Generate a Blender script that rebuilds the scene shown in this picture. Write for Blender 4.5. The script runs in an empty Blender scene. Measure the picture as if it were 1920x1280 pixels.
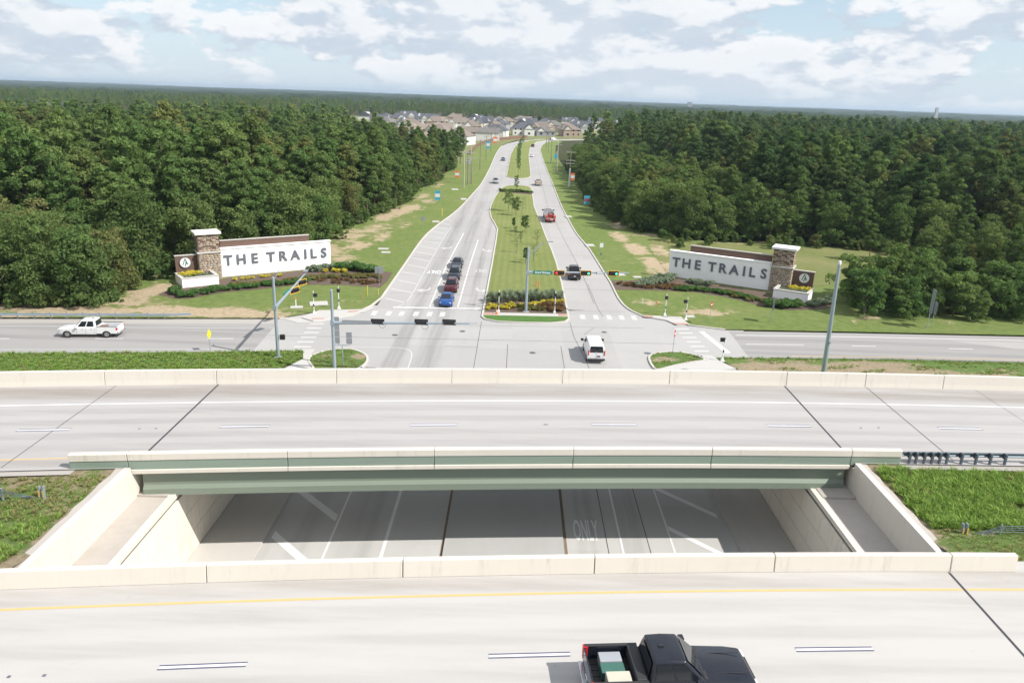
import bpy, bmesh, math, random
import numpy as np
from mathutils import Vector, Matrix
from mathutils.geometry import delaunay_2d_cdt
R = math.radians
scene = bpy.context.scene
col = scene.collection
rnd = random.Random(7)

# ------------------------------------------------------------------ camera
cam_d = bpy.data.cameras.new('camera'); cam = bpy.data.objects.new('camera', cam_d); col.objects.link(cam)
scene.camera = cam
cam_d.sensor_width = 36.0; cam_d.lens = 36.0 * 1400 / 1920
cam_d.clip_start = 0.2; cam_d.clip_end = 40000
PITCH, ROLL = R(18.086), R(2.0)
cam.matrix_world = Matrix.Translation((0, 0, 27.8)) @ Matrix.Rotation(R(90) - PITCH, 4, 'X') @ Matrix.Rotation(ROLL, 4, 'Z')

# ------------------------------------------------------------------ light, sky, exposure
SUN = Vector((0.95, -0.38, 1.0)).normalized()
sun_d = bpy.data.lights.new('sun', 'SUN'); sun_d.energy = 3.1; sun_d.angle = R(0.55); sun_d.color = (1.0, 0.955, 0.885)
sun = bpy.data.objects.new('sun', sun_d); col.objects.link(sun)
sun.rotation_euler = SUN.to_track_quat('Z', 'Y').to_euler(); sun.location = (60, -30, 90)
EXPOSURE = 0.95
vs = scene.view_settings
vs.view_transform = 'Standard'; vs.look = 'None'; vs.gamma = 1.0; vs.exposure = EXPOSURE; vs.use_curve_mapping = False
cy = scene.cycles
cy.use_denoising = True; cy.max_bounces = 8; cy.diffuse_bounces = 5; cy.glossy_bounces = 3; cy.transmission_bounces = 4
cy.transparent_max_bounces = 6; cy.volume_bounces = 0
world = bpy.data.worlds.new('World'); scene.world = world; world.use_nodes = True

CLOUD_LO = 0.388
def build_world():
    nt = world.node_tree; N = nt.nodes; L = nt.links
    for n in list(N): N.remove(n)
    def nd(t, **k):
        n = N.new(t)
        for a, b in k.items(): setattr(n, a, b)
        return n
    def lk(a, b): L.new(a, b)
    def mth(op, a, b=None, clamp=False):
        n = nd('ShaderNodeMath', operation=op, use_clamp=clamp)
        for i, v in enumerate((a, b)):
            if v is None: continue
            if isinstance(v, (int, float)): n.inputs[i].default_value = v
            else: lk(v, n.inputs[i])
        return n.outputs[0]
    def mix(f, a, b):
        n = nd('ShaderNodeMix', data_type='RGBA')
        for s, v in ((n.inputs[0], f), (n.inputs[6], a), (n.inputs[7], b)):
            if isinstance(v, (int, float)): s.default_value = v
            elif isinstance(v, tuple): s.default_value = v
            else: lk(v, s)
        return n.outputs[2]
    def ramp(v, a, b):
        n = nd('ShaderNodeMapRange', interpolation_type='SMOOTHSTEP')
        lk(v, n.inputs[0]); n.inputs[1].default_value = a; n.inputs[2].default_value = b
        return n.outputs[0]
    sky = nd('ShaderNodeTexSky', sky_type='NISHITA', sun_disc=False)
    sky.sun_elevation = math.asin(SUN.z); sky.sun_rotation = math.atan2(SUN.x, SUN.y)
    sky.altitude = 30; sky.air_density = 1.0; sky.dust_density = 0.5; sky.ozone_density = 1.6
    tc = nd('ShaderNodeTexCoord')
    def field(loc, scale, zk, detail, rough, dist=0.0):
        mp = nd('ShaderNodeMapping'); lk(tc.outputs['Generated'], mp.inputs[0])
        mp.inputs['Location'].default_value = loc; mp.inputs['Scale'].default_value = (1, 1, zk)
        n1 = nd('ShaderNodeTexNoise', noise_dimensions='3D'); lk(mp.outputs[0], n1.inputs['Vector'])
        n1.inputs['Scale'].default_value = scale; n1.inputs['Detail'].default_value = detail
        n1.inputs['Roughness'].default_value = rough; n1.inputs['Distortion'].default_value = dist
        return n1.outputs['Fac']
    def density(dz, dx, det):
        lump = field((3.3+dx, 1.2, .4+dz), 8.2, 2.3, det, .56)           # cumulus lumps
        wisp = field((7.3+dx, 2.2, 1.4+dz), 26.0, 2.2, max(1, det-3), .55)  # billows on their edges
        cover = field((1.7, 5.4, 2.9), 2.6, 3.0, 2, .5)                   # how much cloud where
        return mth('ADD', mth('ADD', mth('MULTIPLY', lump, .82), mth('MULTIPLY', wisp, .18)), mth('MULTIPLY', mth('SUBTRACT', cover, .5), .55))
    d0 = density(0, 0, 7); d1 = density(.040, .010, 6)
    sep = nd('ShaderNodeSeparateXYZ'); lk(tc.outputs['Generated'], sep.inputs[0])
    cov = ramp(d0, CLOUD_LO, CLOUD_LO + .06)
    lit = ramp(mth('SUBTRACT', d0, d1), -.050, .055)
    core = ramp(d0, CLOUD_LO + .05, CLOUD_LO + .20)
    white = (0.505, 0.51, 0.52, 1); grey = (0.318, 0.358, 0.412, 1)
    ccol = mix(lit, grey, white)
    ccol = mix(mth('MULTIPLY', core, .35), ccol, (0.415, 0.44, 0.475, 1))
    skyc = nd('ShaderNodeVectorMath', operation='SCALE'); lk(sky.outputs[0], skyc.inputs[0]); skyc.inputs[3].default_value = 0.074
    lowf = mth('SUBTRACT', 1.0, ramp(sep.outputs['Z'], 0.0, 0.16))
    base = mix(mth('ADD', mth('MULTIPLY', lowf, 0.40), 0.40), skyc.outputs[0], (0.340, 0.408, 0.478, 1))
    fade = mth('MULTIPLY', mth('MULTIPLY', cov, 0.93), ramp(sep.outputs['Z'], -0.012, 0.034))
    final = mix(fade, base, ccol)
    bg = nd('ShaderNodeBackground'); lk(final, bg.inputs[0]); bg.inputs[1].default_value = 1.0
    out = nd('ShaderNodeOutputWorld'); lk(bg.outputs[0], out.inputs[0])
build_world()

# ------------------------------------------------------------------ helpers
class MB:
    """collects vertices and faces; build with obj()"""
    def __init__(s): s.v = []; s.f = []
    def add(s, vs, fs):
        o = len(s.v); s.v += [tuple(p) for p in vs]; s.f += [tuple(i + o for i in f) for f in fs]; return s
    def poly(s, pts): return s.add(pts, [tuple(range(len(pts)))])
    def box(s, x0, x1, y0, y1, z0, z1):
        return s.add([(x0,y0,z0),(x1,y0,z0),(x1,y1,z0),(x0,y1,z0),(x0,y0,z1),(x1,y0,z1),(x1,y1,z1),(x0,y1,z1)],
                     [(0,3,2,1),(4,5,6,7),(0,1,5,4),(1,2,6,5),(2,3,7,6),(3,0,4,7)])
    def obox(s, c, d, rz=0.0):
        ca, sa = math.cos(rz), math.sin(rz); P = []
        for z in (-.5, .5):
            for x, y in ((-.5,-.5),(.5,-.5),(.5,.5),(-.5,.5)):
                X, Y = x*d[0], y*d[1]; P.append((c[0]+X*ca-Y*sa, c[1]+X*sa+Y*ca, c[2]+z*d[2]))
        return s.add(P, [(0,3,2,1),(4,5,6,7),(0,1,5,4),(1,2,6,5),(2,3,7,6),(3,0,4,7)])
    def prism(s, poly, z0, z1):
        n = len(poly)
        a = sum(poly[i][0]*poly[(i+1)%n][1]-poly[(i+1)%n][0]*poly[i][1] for i in range(n))
        if a < 0: poly = poly[::-1]
        vs = [(x, y, z0) for x, y in poly] + [(x, y, z1) for x, y in poly]
        fs = [tuple(range(n))[::-1], tuple(range(n, 2*n))] + [(i, (i+1)%n, n+(i+1)%n, n+i) for i in range(n)]
        return s.add(vs, fs)
    def loft(s, secs, cap=True):
        n = len(secs[0]); vs = [p for q in secs for p in q]; fs = []
        for i in range(len(secs)-1):
            for j in range(n):
                k = (j+1) % n; fs.append((i*n+j, i*n+k, (i+1)*n+k, (i+1)*n+j))
        if cap: fs += [tuple(range(n))[::-1], tuple(range((len(secs)-1)*n, len(secs)*n))]
        return s.add(vs, fs)
    def tube(s, path, rad, n=8, cap=True):
        path = [Vector(p) for p in path]
        if not isinstance(rad, (list, tuple)): rad = [rad]*len(path)
        secs = []
        for i, p in enumerate(path):
            t = (path[min(i+1, len(path)-1)] - path[max(i-1, 0)]).normalized()
            a = Vector((0,0,1)) if abs(t.z) < .95 else Vector((1,0,0))
            u = t.cross(a).normalized(); w = t.cross(u).normalized()
            secs.append([tuple(p + (u*math.cos(2*math.pi*k/n) + w*math.sin(2*math.pi*k/n))*rad[i]) for k in range(n)])
        return s.loft(secs, cap)
    def cyl(s, p0, p1, r0, r1=None, n=12): return s.tube([p0, p1], [r0, r0 if r1 is None else r1], n)
    def sweep(s, path, prof, closed=False):
        """profile (offset to the left, z) swept along an xy path"""
        m = len(path); secs = []
        for i in range(m):
            a = path[i-1] if (i > 0 or closed) else path[i]; b = path[(i+1) % m] if (i < m-1 or closed) else path[i]
            d = Vector((b[0]-a[0], b[1]-a[1])); d.normalize(); nx, ny = -d.y, d.x
            z = path[i][2] if len(path[i]) > 2 else 0
            secs.append([(path[i][0]+nx*o, path[i][1]+ny*o, z+h) for o, h in prof])
        if closed: secs.append(secs[0])
        return s.loft(secs, not closed)
    def xf(s, M): s.v = [tuple(M @ Vector(p)) for p in s.v]; return s

def mesh_of(name, mb, mat, smooth=None):
    me = bpy.data.meshes.new(name); me.from_pydata(mb.v, [], mb.f); me.update()
    for m in (mat if isinstance(mat, (list, tuple)) else [mat]): me.materials.append(m)
    if smooth is not None:
        me.polygons.foreach_set('use_smooth', [True]*len(me.polygons))
        if smooth < 180: me.set_sharp_from_angle(angle=R(smooth))
    return me
def fix_normals(me):
    bm = bmesh.new(); bm.from_mesh(me); bmesh.ops.recalc_face_normals(bm, faces=bm.faces); bm.to_mesh(me); bm.free()
def tag(o, label=None, cat=None, group=None, kind=None):
    for k, v in (('label', label), ('category', cat), ('group', group), ('kind', kind)):
        if v: o[k] = v
    return o
def obj(name, mb, mat, parent=None, label=None, cat=None, group=None, kind=None, smooth=None, recalc=True):
    me = mb if isinstance(mb, bpy.types.Mesh) else mesh_of(name, mb, mat, None)
    if not isinstance(mb, bpy.types.Mesh):
        if recalc: fix_normals(me)
        if smooth is not None:
            me.polygons.foreach_set('use_smooth', [True]*len(me.polygons))
            if smooth < 180: me.set_sharp_from_angle(angle=R(smooth))
    o = bpy.data.objects.new(name, me); col.objects.link(o); o.parent = parent
    return tag(o, label, cat, group, kind)
def thing(name, label, cat, loc=(0,0,0), rz=0.0, group=None):
    o = bpy.data.objects.new(name, None); col.objects.link(o); o.empty_display_size = .3
    o.location = loc; o.rotation_euler = (0, 0, rz)
    return tag(o, label, cat, group)
def bev(o, w=.02, seg=1):
    m = o.modifiers.new('bevel', 'BEVEL'); m.width = w; m.segments = seg; m.limit_method = 'ANGLE'; m.angle_limit = R(40); return o
def dup(o, parent=None, loc=None, rz=None, label=None, group=None, scale=None):
    c = o.copy(); col.objects.link(c)
    if parent is not None: c.parent = parent
    if loc is not None: c.location = loc
    if rz is not None: c.rotation_euler = (0, 0, rz)
    if scale is not None: c.scale = scale
    if label: c['label'] = label
    if group: c['group'] = group
    for ch in o.children: dup(ch, c)
    return c

# ------------------------------------------------------------------ materials
MATS = {}
class NT:
    def __init__(s, name):
        s.m = bpy.data.materials.new(name); s.m.use_nodes = True; s.t = s.m.node_tree
        for n in list(s.t.nodes): s.t.nodes.remove(n)
        s.out = s.t.nodes.new('ShaderNodeOutputMaterial')
        s.tc = s.t.nodes.new('ShaderNodeTexCoord')
    def n(s, t, **k):
        x = s.t.nodes.new(t)
        for a, b in k.items(): setattr(x, a, b)
        return x
    def put(s, sock, v):
        if isinstance(v, (int, float)): sock.default_value = v
        elif isinstance(v, tuple): sock.default_value = v if len(v) == len(sock.default_value) else v + (1,)
        else: s.t.links.new(v, sock)
    def math(s, op, a, b=None, clamp=False):
        x = s.n('ShaderNodeMath', operation=op, use_clamp=clamp); s.put(x.inputs[0], a)
        if b is not None: s.put(x.inputs[1], b)
        return x.outputs[0]
    def mix(s, f, a, b, mode='MIX'):
        x = s.n('ShaderNodeMix', data_type='RGBA', blend_type=mode); s.put(x.inputs[0], f); s.put(x.inputs[6], a); s.put(x.inputs[7], b)
        return x.outputs[2]
    def noise(s, scale, detail=4, rough=.55, stretch=(1,1,1), loc=(0,0,0), coord='Object'):
        mp = s.n('ShaderNodeMapping'); s.t.links.new(s.tc.outputs[coord], mp.inputs[0])
        mp.inputs['Scale'].default_value = stretch; mp.inputs['Location'].default_value = loc
        x = s.n('ShaderNodeTexNoise'); s.t.links.new(mp.outputs[0], x.inputs['Vector'])
        x.inputs['Scale'].default_value = scale; x.inputs['Detail'].default_value = detail; x.inputs['Roughness'].default_value = rough
        return x.outputs['Fac']
    def step(s, v, a, b):
        x = s.n('ShaderNodeMapRange', interpolation_type='SMOOTHSTEP'); s.put(x.inputs[0], v)
        x.inputs[1].default_value = a; x.inputs[2].default_value = b; return x.outputs[0]
    def xyz(s, coord='Object'):
        x = s.n('ShaderNodeSeparateXYZ'); s.t.links.new(s.tc.outputs[coord], x.inputs[0]); return x.outputs
    def attr(s, name): x = s.n('ShaderNodeAttribute', attribute_name=name); return x.outputs
    def bump(s, h, strength=.3, dist=.05):
        x = s.n('ShaderNodeBump'); s.put(x.inputs['Height'], h); x.inputs['Strength'].default_value = strength; x.inputs['Distance'].default_value = dist
        return x.outputs[0]
    def bsdf(s, color, rough=.8, metal=0.0, normal=None, coat=0.0, spec=None):
        b = s.n('ShaderNodeBsdfPrincipled'); s.put(b.inputs['Base Color'], color); s.put(b.inputs['Roughness'], rough); b.inputs['Metallic'].default_value = metal
        if normal is not None: s.put(b.inputs['Normal'], normal)
        if coat: b.inputs['Coat Weight'].default_value = coat; b.inputs['Coat Roughness'].default_value = .06
        if spec is not None: b.inputs['Specular IOR Level'].default_value = spec
        s.t.links.new(b.outputs[0], s.out.inputs[0]); return b
def M(name, c, rough=.8, var=.12, scale=2.0, metal=0.0, coat=0.0, bump=0.0, spec=None, stretch=(1,1,1)):
    if name in MATS: return MATS[name]
    t = NT(name)
    if var:
        n = t.noise(scale, 5, .6, stretch); k = t.math('ADD', t.math('MULTIPLY', t.math('SUBTRACT', n, .5), 2*var), 1.0)
        x = t.n('ShaderNodeVectorMath', operation='SCALE'); x.inputs[0].default_value = c; t.put(x.inputs[3], k); cc = x.outputs[0]
        nb = t.bump(t.noise(scale*12, 3, .6), .35, bump) if bump else None
    else: cc = c; nb = t.bump(t.noise(scale*12, 3, .6), .35, bump) if bump else None
    t.bsdf(cc, rough, metal, nb, coat, spec); MATS[name] = t.m; return t.m
def concrete(name, c, stain=(.20,.185,.165), amount=.35, stretch=(1,1,1), lanes=None, lane_amt=.35, rough=.85, yr=None, fine=True, warp=False, dirt=(), slab=None, streaks=0.0):
    """light concrete with mottling, long streaks and worn lanes; lanes = [(centre, half width)] across X or Y"""
    if name in MATS: return MATS[name]
    c = tuple(min(.92, x*1.25) for x in c)
    t = NT(name)
    a = t.noise(.22, 6, .62, stretch); b = t.noise(2.2, 4, .6, stretch); d = t.noise(28, 2, .5)
    f = t.math('MULTIPLY', t.step(t.math('ADD', t.math('MULTIPLY', a, .7), t.math('MULTIPLY', b, .3)), .42, .66), amount)
    cc = t.mix(f, c, tuple(x*.62 + y*.38*.9 for x, y in zip(c, stain)))
    cc = t.mix(t.math('MULTIPLY', t.step(d, .35, .75), .10), cc, tuple(x*.7 for x in c))
    if streaks:
        sk = t.math('MULTIPLY', t.step(t.noise(1.0, 5, .7, (2.6, 2.6, .16), (4, 1, 2)), .50, .78), t.step(t.noise(.35, 3, .6, (1, 1, .5), (1, 7, 3)), .35, .65))
        cc = t.mix(t.math('MULTIPLY', sk, streaks), cc, tuple(x*.42 for x in c))
    if slab:
        mp_ = t.n('ShaderNodeVectorMath', operation='DIVIDE'); t.t.links.new(t.tc.outputs['Object'], mp_.inputs[0]); mp_.inputs[1].default_value = (slab[0], slab[1], 1000)
        fl_ = t.n('ShaderNodeVectorMath', operation='FLOOR'); t.t.links.new(mp_.outputs[0], fl_.inputs[0])
        wn_ = t.n('ShaderNodeTexWhiteNoise', noise_dimensions='2D'); t.t.links.new(fl_.outputs[0], wn_.inputs['Vector'])
        cc = t.mix(t.math('MULTIPLY', wn_.outputs['Value'], slab[2]), cc, tuple(x*.78 for x in c))
    if lanes:
        ax, items = lanes; q_ = t.xyz(); p = q_[ax]; tot = None
        if warp: p = t.math('ADD', t.math('SUBTRACT', p, t.math('MULTIPLY', q_[0], .088)), t.math('MULTIPLY', t.math('MULTIPLY', q_[0], q_[0]), .00082))
        for cen, hw in items:
            dist = t.math('ABSOLUTE', t.math('SUBTRACT', p, cen))
            w = t.math('SUBTRACT', 1.0, t.step(dist, hw*.35, hw)); tot = w if tot is None else t.math('MAXIMUM', tot, w)
        streak = t.noise(.9, 4, .6, (.05, 1.6, 1) if ax == 1 else (1.6, .05, 1), (5,3,0))
        w = t.math('MULTIPLY', t.math('MULTIPLY', tot, t.step(streak, .2, .75)), lane_amt)
        if yr: w = t.math('MULTIPLY', w, t.math('SUBTRACT', 1.0, t.step(t.xyz()[1], yr[0], yr[1])))
        cc = t.mix(w, cc, (.085, .085, .09))
        for cen, hw, am in dirt:
            dd = t.math('SUBTRACT', 1.0, t.step(t.math('ABSOLUTE', t.math('SUBTRACT', p, cen)), hw*.3, hw))
            st_ = t.step(t.noise(.5, 5, .65, (.12, 1.2, 1), (cen, 2, 0)), .25, .7)
            cc = t.mix(t.math('MULTIPLY', t.math('MULTIPLY', dd, st_), am), cc, (.20, .165, .13))
        sp_ = t.step(t.noise(2.6, 2, .5, (1, 1, 1), (9, 4, 1)), .72, .80)
        cc = t.mix(t.math('MULTIPLY', sp_, .22), cc, (.14, .13, .125))
        tine = t.n('ShaderNodeTexWave', wave_type='BANDS', bands_direction='X'); t.t.links.new(t.tc.outputs['Object'], tine.inputs['Vector']); tine.inputs['Scale'].default_value = 9.0; tine.inputs['Distortion'].default_value = 1.5
        cc = t.mix(t.math('MULTIPLY', tine.outputs['Fac'], .035), cc, (.1,.1,.1))
    t.bsdf(cc, rough, 0, t.bump(d, .25, .01) if fine else None, 0, .3); MATS[name] = t.m; return t.m

DECK = concrete('deck_concrete', (.325, .314, .310), amount=.45, stretch=(.16, 1, 1), lanes=(1, [(43.3,.7),(45.0,.6),(47.1,.6),(48.9,.7)]), lane_amt=.22, warp=True, dirt=((52.2,1.9,.55),(41.3,.7,.4)))
DECKN = concrete('near_deck_concrete', (.375, .362, .350), amount=.42, stretch=(.16, 1, 1), lanes=(1, [(20.4,.7),(22.1,.6),(24.1,.6),(25.8,.7)]), lane_amt=.16, warp=True, dirt=((27.5,.9,.42),(14.5,1.2,.3)))  # same deck concrete, paler: brighter near exposure put into its colour
ROADC = concrete('road_concrete', (.325, .315, .308), amount=.30, stretch=(1, .3, 1), lanes=(0, [(-13.2,1.35),(-9.6,1.6),(-5.9,.8)]), lane_amt=.38, yr=(150, 330), slab=(3.72, 15.0, .40))
INTER = concrete('intersection_concrete', (.325, .318, .312), amount=.30, stretch=(.5, .5, 1), lanes=(0, [(-9.4,2.0),(-13.0,1.4)]), lane_amt=.36, slab=(6.1, 7.5, .42))
FRONT = concrete('frontage_pavement', (.255, .247, .242), amount=.45, stretch=(.12, 1, 1), lanes=(1, [(80.5,1.0),(84.0,1.0),(86.0,1.0),(89.6,1.0)]), lane_amt=.30)
SHOUL = concrete('shoulder_concrete', (.31, .29, .27), amount=.35, stretch=(.1, 1, 1))
WALK = concrete('sidewalk_concrete', (.38, .37, .355), amount=.22)
CREAM = concrete('cream_painted_concrete', (.520, .485, .430), stain=(.42,.36,.28), amount=.22, stretch=(.5,.5,.25), rough=.75, streaks=.42)
PANELC = concrete('wall_panel_concrete', (.60, .55, .475), stain=(.40,.34,.26), amount=.25, rough=.8, streaks=.40)
UNDER = concrete('lifted_underpass_concrete', (.405, .40, .39), amount=.30, stretch=(.6, .2, 1), lanes=(0, [(-13.2,.9),(-9.6,1.5),(8.6,1.2),(5.5,1.0)]), lane_amt=.22, slab=(3.75, 6.0, .45))  # paler than the intersection: fill light under the bridges put into the colour
BENCH = concrete('abutment_cap_concrete', (.36, .33, .30), amount=.5)
MEDC = concrete('median_paving_concrete', (.33, .33, .325), amount=.25, stretch=(1,.3,1))
GREENP = M('sage_green_paint', (.225, .285, .235), .6, .10, 1.2, stretch=(.2,1,3))
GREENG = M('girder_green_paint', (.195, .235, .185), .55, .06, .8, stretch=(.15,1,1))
JOINT = M('dark_joint_seal', (.045, .047, .055), .9, .2, 3)
PAINTW = M('white_road_paint', (.70, .70, .70), .7, .10, 3)
PAINTF = M('faded_white_paint', (.50, .495, .49), .8, .12, 2.5)
PAINTY = M('yellow_road_paint', (.60, .41, .17), .7, .08, 1.5)
PAINTB = M('black_contrast_paint', (.10, .10, .16), .8, .1, 3)
GALV = M('galvanised_steel', (.33, .39, .44), .45, .10, 1.5, metal=.35)
GALVB = M('weathered_guardrail_steel', (.11, .145, .175), .5, .12, 1.5, metal=.3)
CURB = concrete('kerb_concrete', (.42, .40, .375), amount=.35)
BRICKRED = M('tactile_paver_red', (.42, .24, .20), .9, .15, 3)
BLACKP = M('black_plastic', (.02, .02, .022), .5, 0)
YELP = M('signal_yellow', (.85, .48, .03), .5, .05, 4)
WHITEP = M('white_stucco', (.92, .92, .915), .8, .02, 1.0, bump=.004)
DARKGR = M('charcoal_metal_letters', (.13, .14, .17), .6, .05, 2)
BROWN = None
# ------------------------------------------------------------------ ground materials
def grass_mat(name, g1, g2, dry, soil=(.46,.36,.25), soil_bias=0.0, stripes=0.0, dryness=.3):
    g1, g2, dry, soil = (tuple(x*1.22 for x in q) for q in (g1, g2, dry, soil)); t = NT(name)
    a = t.noise(.09, 5, .6); b = t.noise(.9, 5, .65); c = t.noise(9, 4, .7); d = t.noise(55, 2, .6)
    cc = t.mix(t.step(b, .3, .7), g1, g2)
    cc = t.mix(t.math('MULTIPLY', t.step(t.math('ADD', t.math('MULTIPLY', a, .6), t.math('MULTIPLY', c, .4)), .42, .68), dryness), cc, dry)
    cc = t.mix(t.math('MULTIPLY', t.step(d, .35, .8), .45), cc, tuple(x*.45 for x in g1))
    if stripes:
        w = t.n('ShaderNodeTexWave', wave_type='BANDS', bands_direction='X'); t.t.links.new(t.tc.outputs['Object'], w.inputs['Vector'])
        w.inputs['Scale'].default_value = .28; w.inputs['Distortion'].default_value = .6
        cc = t.mix(t.math('MULTIPLY', w.outputs['Fac'], stripes), cc, tuple(x*1.25 for x in g2))
    s = t.attr('soil')[2]
    n = t.math('ADD', t.math('MULTIPLY', t.noise(.45, 6, .66, loc=(3,8,0)), .75), t.math('MULTIPLY', t.noise(4, 4, .7), .25))
    n = t.math('ADD', t.math('MULTIPLY', t.math('SUBTRACT', n, .5), 2.1), .42)
    m = t.math('MULTIPLY', t.step(t.math('ADD', n, t.math('ADD', t.math('MULTIPLY', s, 2.35), soil_bias)), .74, 1.0), .92)
    so = t.mix(t.step(t.noise(3.0, 5, .7), .3, .75), soil, tuple(x*.62 for x in soil))
    cc = t.mix(m, cc, so)
    t.bsdf(cc, .95, 0, t.bump(t.math('ADD', c, d), .8, .08), 0, .1); MATS[name] = t.m; return t.m
LAWN = grass_mat('mown_grass', (.112,.165,.046), (.170,.215,.064), (.27,.245,.12), dryness=.35)
LAWNM = grass_mat('median_grass', (.142,.180,.055), (.190,.215,.074), (.28,.26,.12), stripes=.25, dryness=.4)
LUSH = grass_mat('lush_grass', (.075,.160,.042), (.105,.195,.052), (.15,.19,.065), dryness=.12)
ROUGH = grass_mat('rough_grass', (.085,.155,.042), (.135,.195,.055), (.22,.20,.095), dryness=.4, soil=(.34,.27,.19))
MEADOW = grass_mat('meadow_grass', (.135,.165,.055), (.185,.195,.075), (.27,.24,.12), dryness=.6)
FLOOR = grass_mat('forest_floor', (.035,.045,.018), (.055,.065,.025), (.10,.08,.045), dryness=.5, soil=(.16,.12,.08))
SOIL = grass_mat('bare_sandy_soil', (.44,.36,.27), (.52,.43,.32), (.36,.28,.20), dryness=.6, soil=(.5,.4,.29))
MULCH = M('bark_mulch', (.115, .080, .060), .95, .35, 6, bump=.05)

def in_poly(p, poly):
    x, y = p; c = False; n = len(poly)
    for i in range(n):
        x1, y1 = poly[i]; x2, y2 = poly[(i+1) % n]
        if (y1 > y) != (y2 > y) and x < (x2-x1)*(y-y1)/(y2-y1)+x1: c = not c
    return c
def blob(blobs):
    def f(x, y):
        s = 0
        for bx, by, rx, ry, k in blobs:
            q = ((x-bx)/rx)**2 + ((y-by)/ry)**2
            if q < 4: s = max(s, k*math.exp(-q*1.2))
        return s
    return f
def sheet(name, poly, z, mat, step=2.5, soil=None, zf=None, parent=None, kind='structure', skirt=0.0):
    """a triangulated patch of ground with a 'soil' value on each vertex"""
    xs = [p[0] for p in poly]; ys = [p[1] for p in poly]
    n = len(poly); V = []
    for i in range(n):
        a, b = poly[i], poly[(i+1) % n]; L = math.dist(a, b); k = max(1, int(L/step))
        V += [(a[0]+(b[0]-a[0])*j/k, a[1]+(b[1]-a[1])*j/k) for j in range(k)]
    nb = len(V); E = [(i, (i+1) % nb) for i in range(nb)]
    if step < 900:
        y = min(ys)+step*.5; r = 0
        while y < max(ys):
            x = min(xs) + (step*.25 if r % 2 else step*.75)
            while x < max(xs):
                q = (x + rnd.uniform(-.2,.2)*step, y + rnd.uniform(-.2,.2)*step)
                if in_poly(q, poly): V.append(q)
                x += step
            y += step*.87; r += 1
    res = delaunay_2d_cdt([Vector(p) for p in V], E, [list(range(nb))], 1, 1e-4)
    vv, _, ff = res[0], res[1], res[2]
    P = [(p.x, p.y, zf(p.x, p.y) if zf else z) for p in vv]
    mb = MB(); mb.add(P, ff)
    me = mesh_of(name, mb, mat); fix_up(me)
    at = me.attributes.new('soil', 'FLOAT', 'POINT')
    at.data.foreach_set('value', [soil(p[0], p[1]) if soil else 0.0 for p in P])
    o = obj(name, me, None, parent, kind=kind); return o
def fix_up(me):
    bm = bmesh.new(); bm.from_mesh(me)
    for f in bm.faces:
        if f.normal.z < 0: f.normal_flip()
    bm.to_mesh(me); bm.free()
def strip(mb, A, B, z=None):
    n = len(A); vs = [(*p[:2], z if z is not None else p[2]) for p in A] + [(*p[:2], z if z is not None else p[2]) for p in B]
    return mb.add(vs, [(i, i+1, n+i+1, n+i) for i in range(n-1)])
def interp(tab, y):
    for i in range(len(tab)-1):
        if tab[i][0] <= y <= tab[i+1][0]:
            t = (y-tab[i][0])/(tab[i+1][0]-tab[i][0]); return tab[i][1]+t*(tab[i+1][1]-tab[i][1])
    return tab[0][1] if y < tab[0][0] else tab[-1][1]
def smooth_line(pts, k=4):
    out = []
    for i in range(len(pts)-1):
        p0, p1, p2, p3 = pts[max(i-1,0)], pts[i], pts[i+1], pts[min(i+2,len(pts)-1)]
        for j in range(k):
            t = j/k; out.append(tuple(.5*((2*p1[a])+(-p0[a]+p2[a])*t+(2*p0[a]-5*p1[a]+4*p2[a]-p3[a])*t*t+(-p0[a]+3*p1[a]-3*p2[a]+p3[a])*t**3) for a in (0,1)))
    return out + [pts[-1]]

# the one sheet of ground, out to the horizon
g = obj('ground', MB().poly([(-14000,-400,-.06),(14000,-400,-.06),(14000,15000,-.06),(-14000,15000,-.06)]), FLOOR, kind='structure')

# ------------------------------------------------------------------ roads
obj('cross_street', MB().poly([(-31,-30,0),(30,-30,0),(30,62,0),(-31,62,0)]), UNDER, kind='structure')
inter = obj('intersection', MB().poly([(-31,62,0),(30,62,0),(30,99,0),(-31,99,0)]), INTER, kind='structure')
FN = [(-300,52),(-160,62.5),(-100,70.0),(-54.5,75.0),(-38.4,77.0),(-28.8,78.4)]
FF = [(-300,62.5),(-160,73),(-100,80.5),(-61.4,85.3),(-43.2,87.4),(-29.4,89.0)]
m = MB(); strip(m, FN, FF, .006); obj('frontage_road', m, FRONT, kind='structure')
m = MB(); strip(m, FF, [(x-.3, y+1.9) for x, y in FF], .006); obj('road_shoulder', m, SHOUL, kind='structure')
FN2 = [(27.6,82.3),(45,83.4),(60.3,84.0),(100,84.8),(300,86)]
FF2 = [(28.0,92.6),(45,93.6),(67.5,94.7),(100,95.6),(300,97.5)]
m = MB(); strip(m, FN2, FF2, .006); obj('frontage_road', m, FRONT, kind='structure')
EL = smooth_line([(-18.7,98),(-18.7,125),(-18.65,150),(-17.6,166),(-15.7,183),(-14.3,201),(-13.0,228),(-11.9,256),(-11.4,315),(-11.4,388),(-10.4,448),(-7.0,490),(0,522),(14,552),(40,575),(90,592)])
ER = smooth_line([(17.6,98),(16.1,101.5),(15.45,107),(15.4,117),(15.1,125),(14.4,145),(13.2,161),(12.6,180),(12.05,211),(12,256),(11.75,312),(11.85,399),(12.8,451),(17.5,508),(27,540),(48,560),(92,575)])
road = MB()
YS = [98 + (480-98)*i/70 for i in range(71)]
ely = [(p[1], p[0]) for p in EL]; ery = [(p[1], p[0]) for p in ER]
A = [(interp(ely, y), y) for y in YS]; B = [(interp(ery, y), y) for y in YS]
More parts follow.
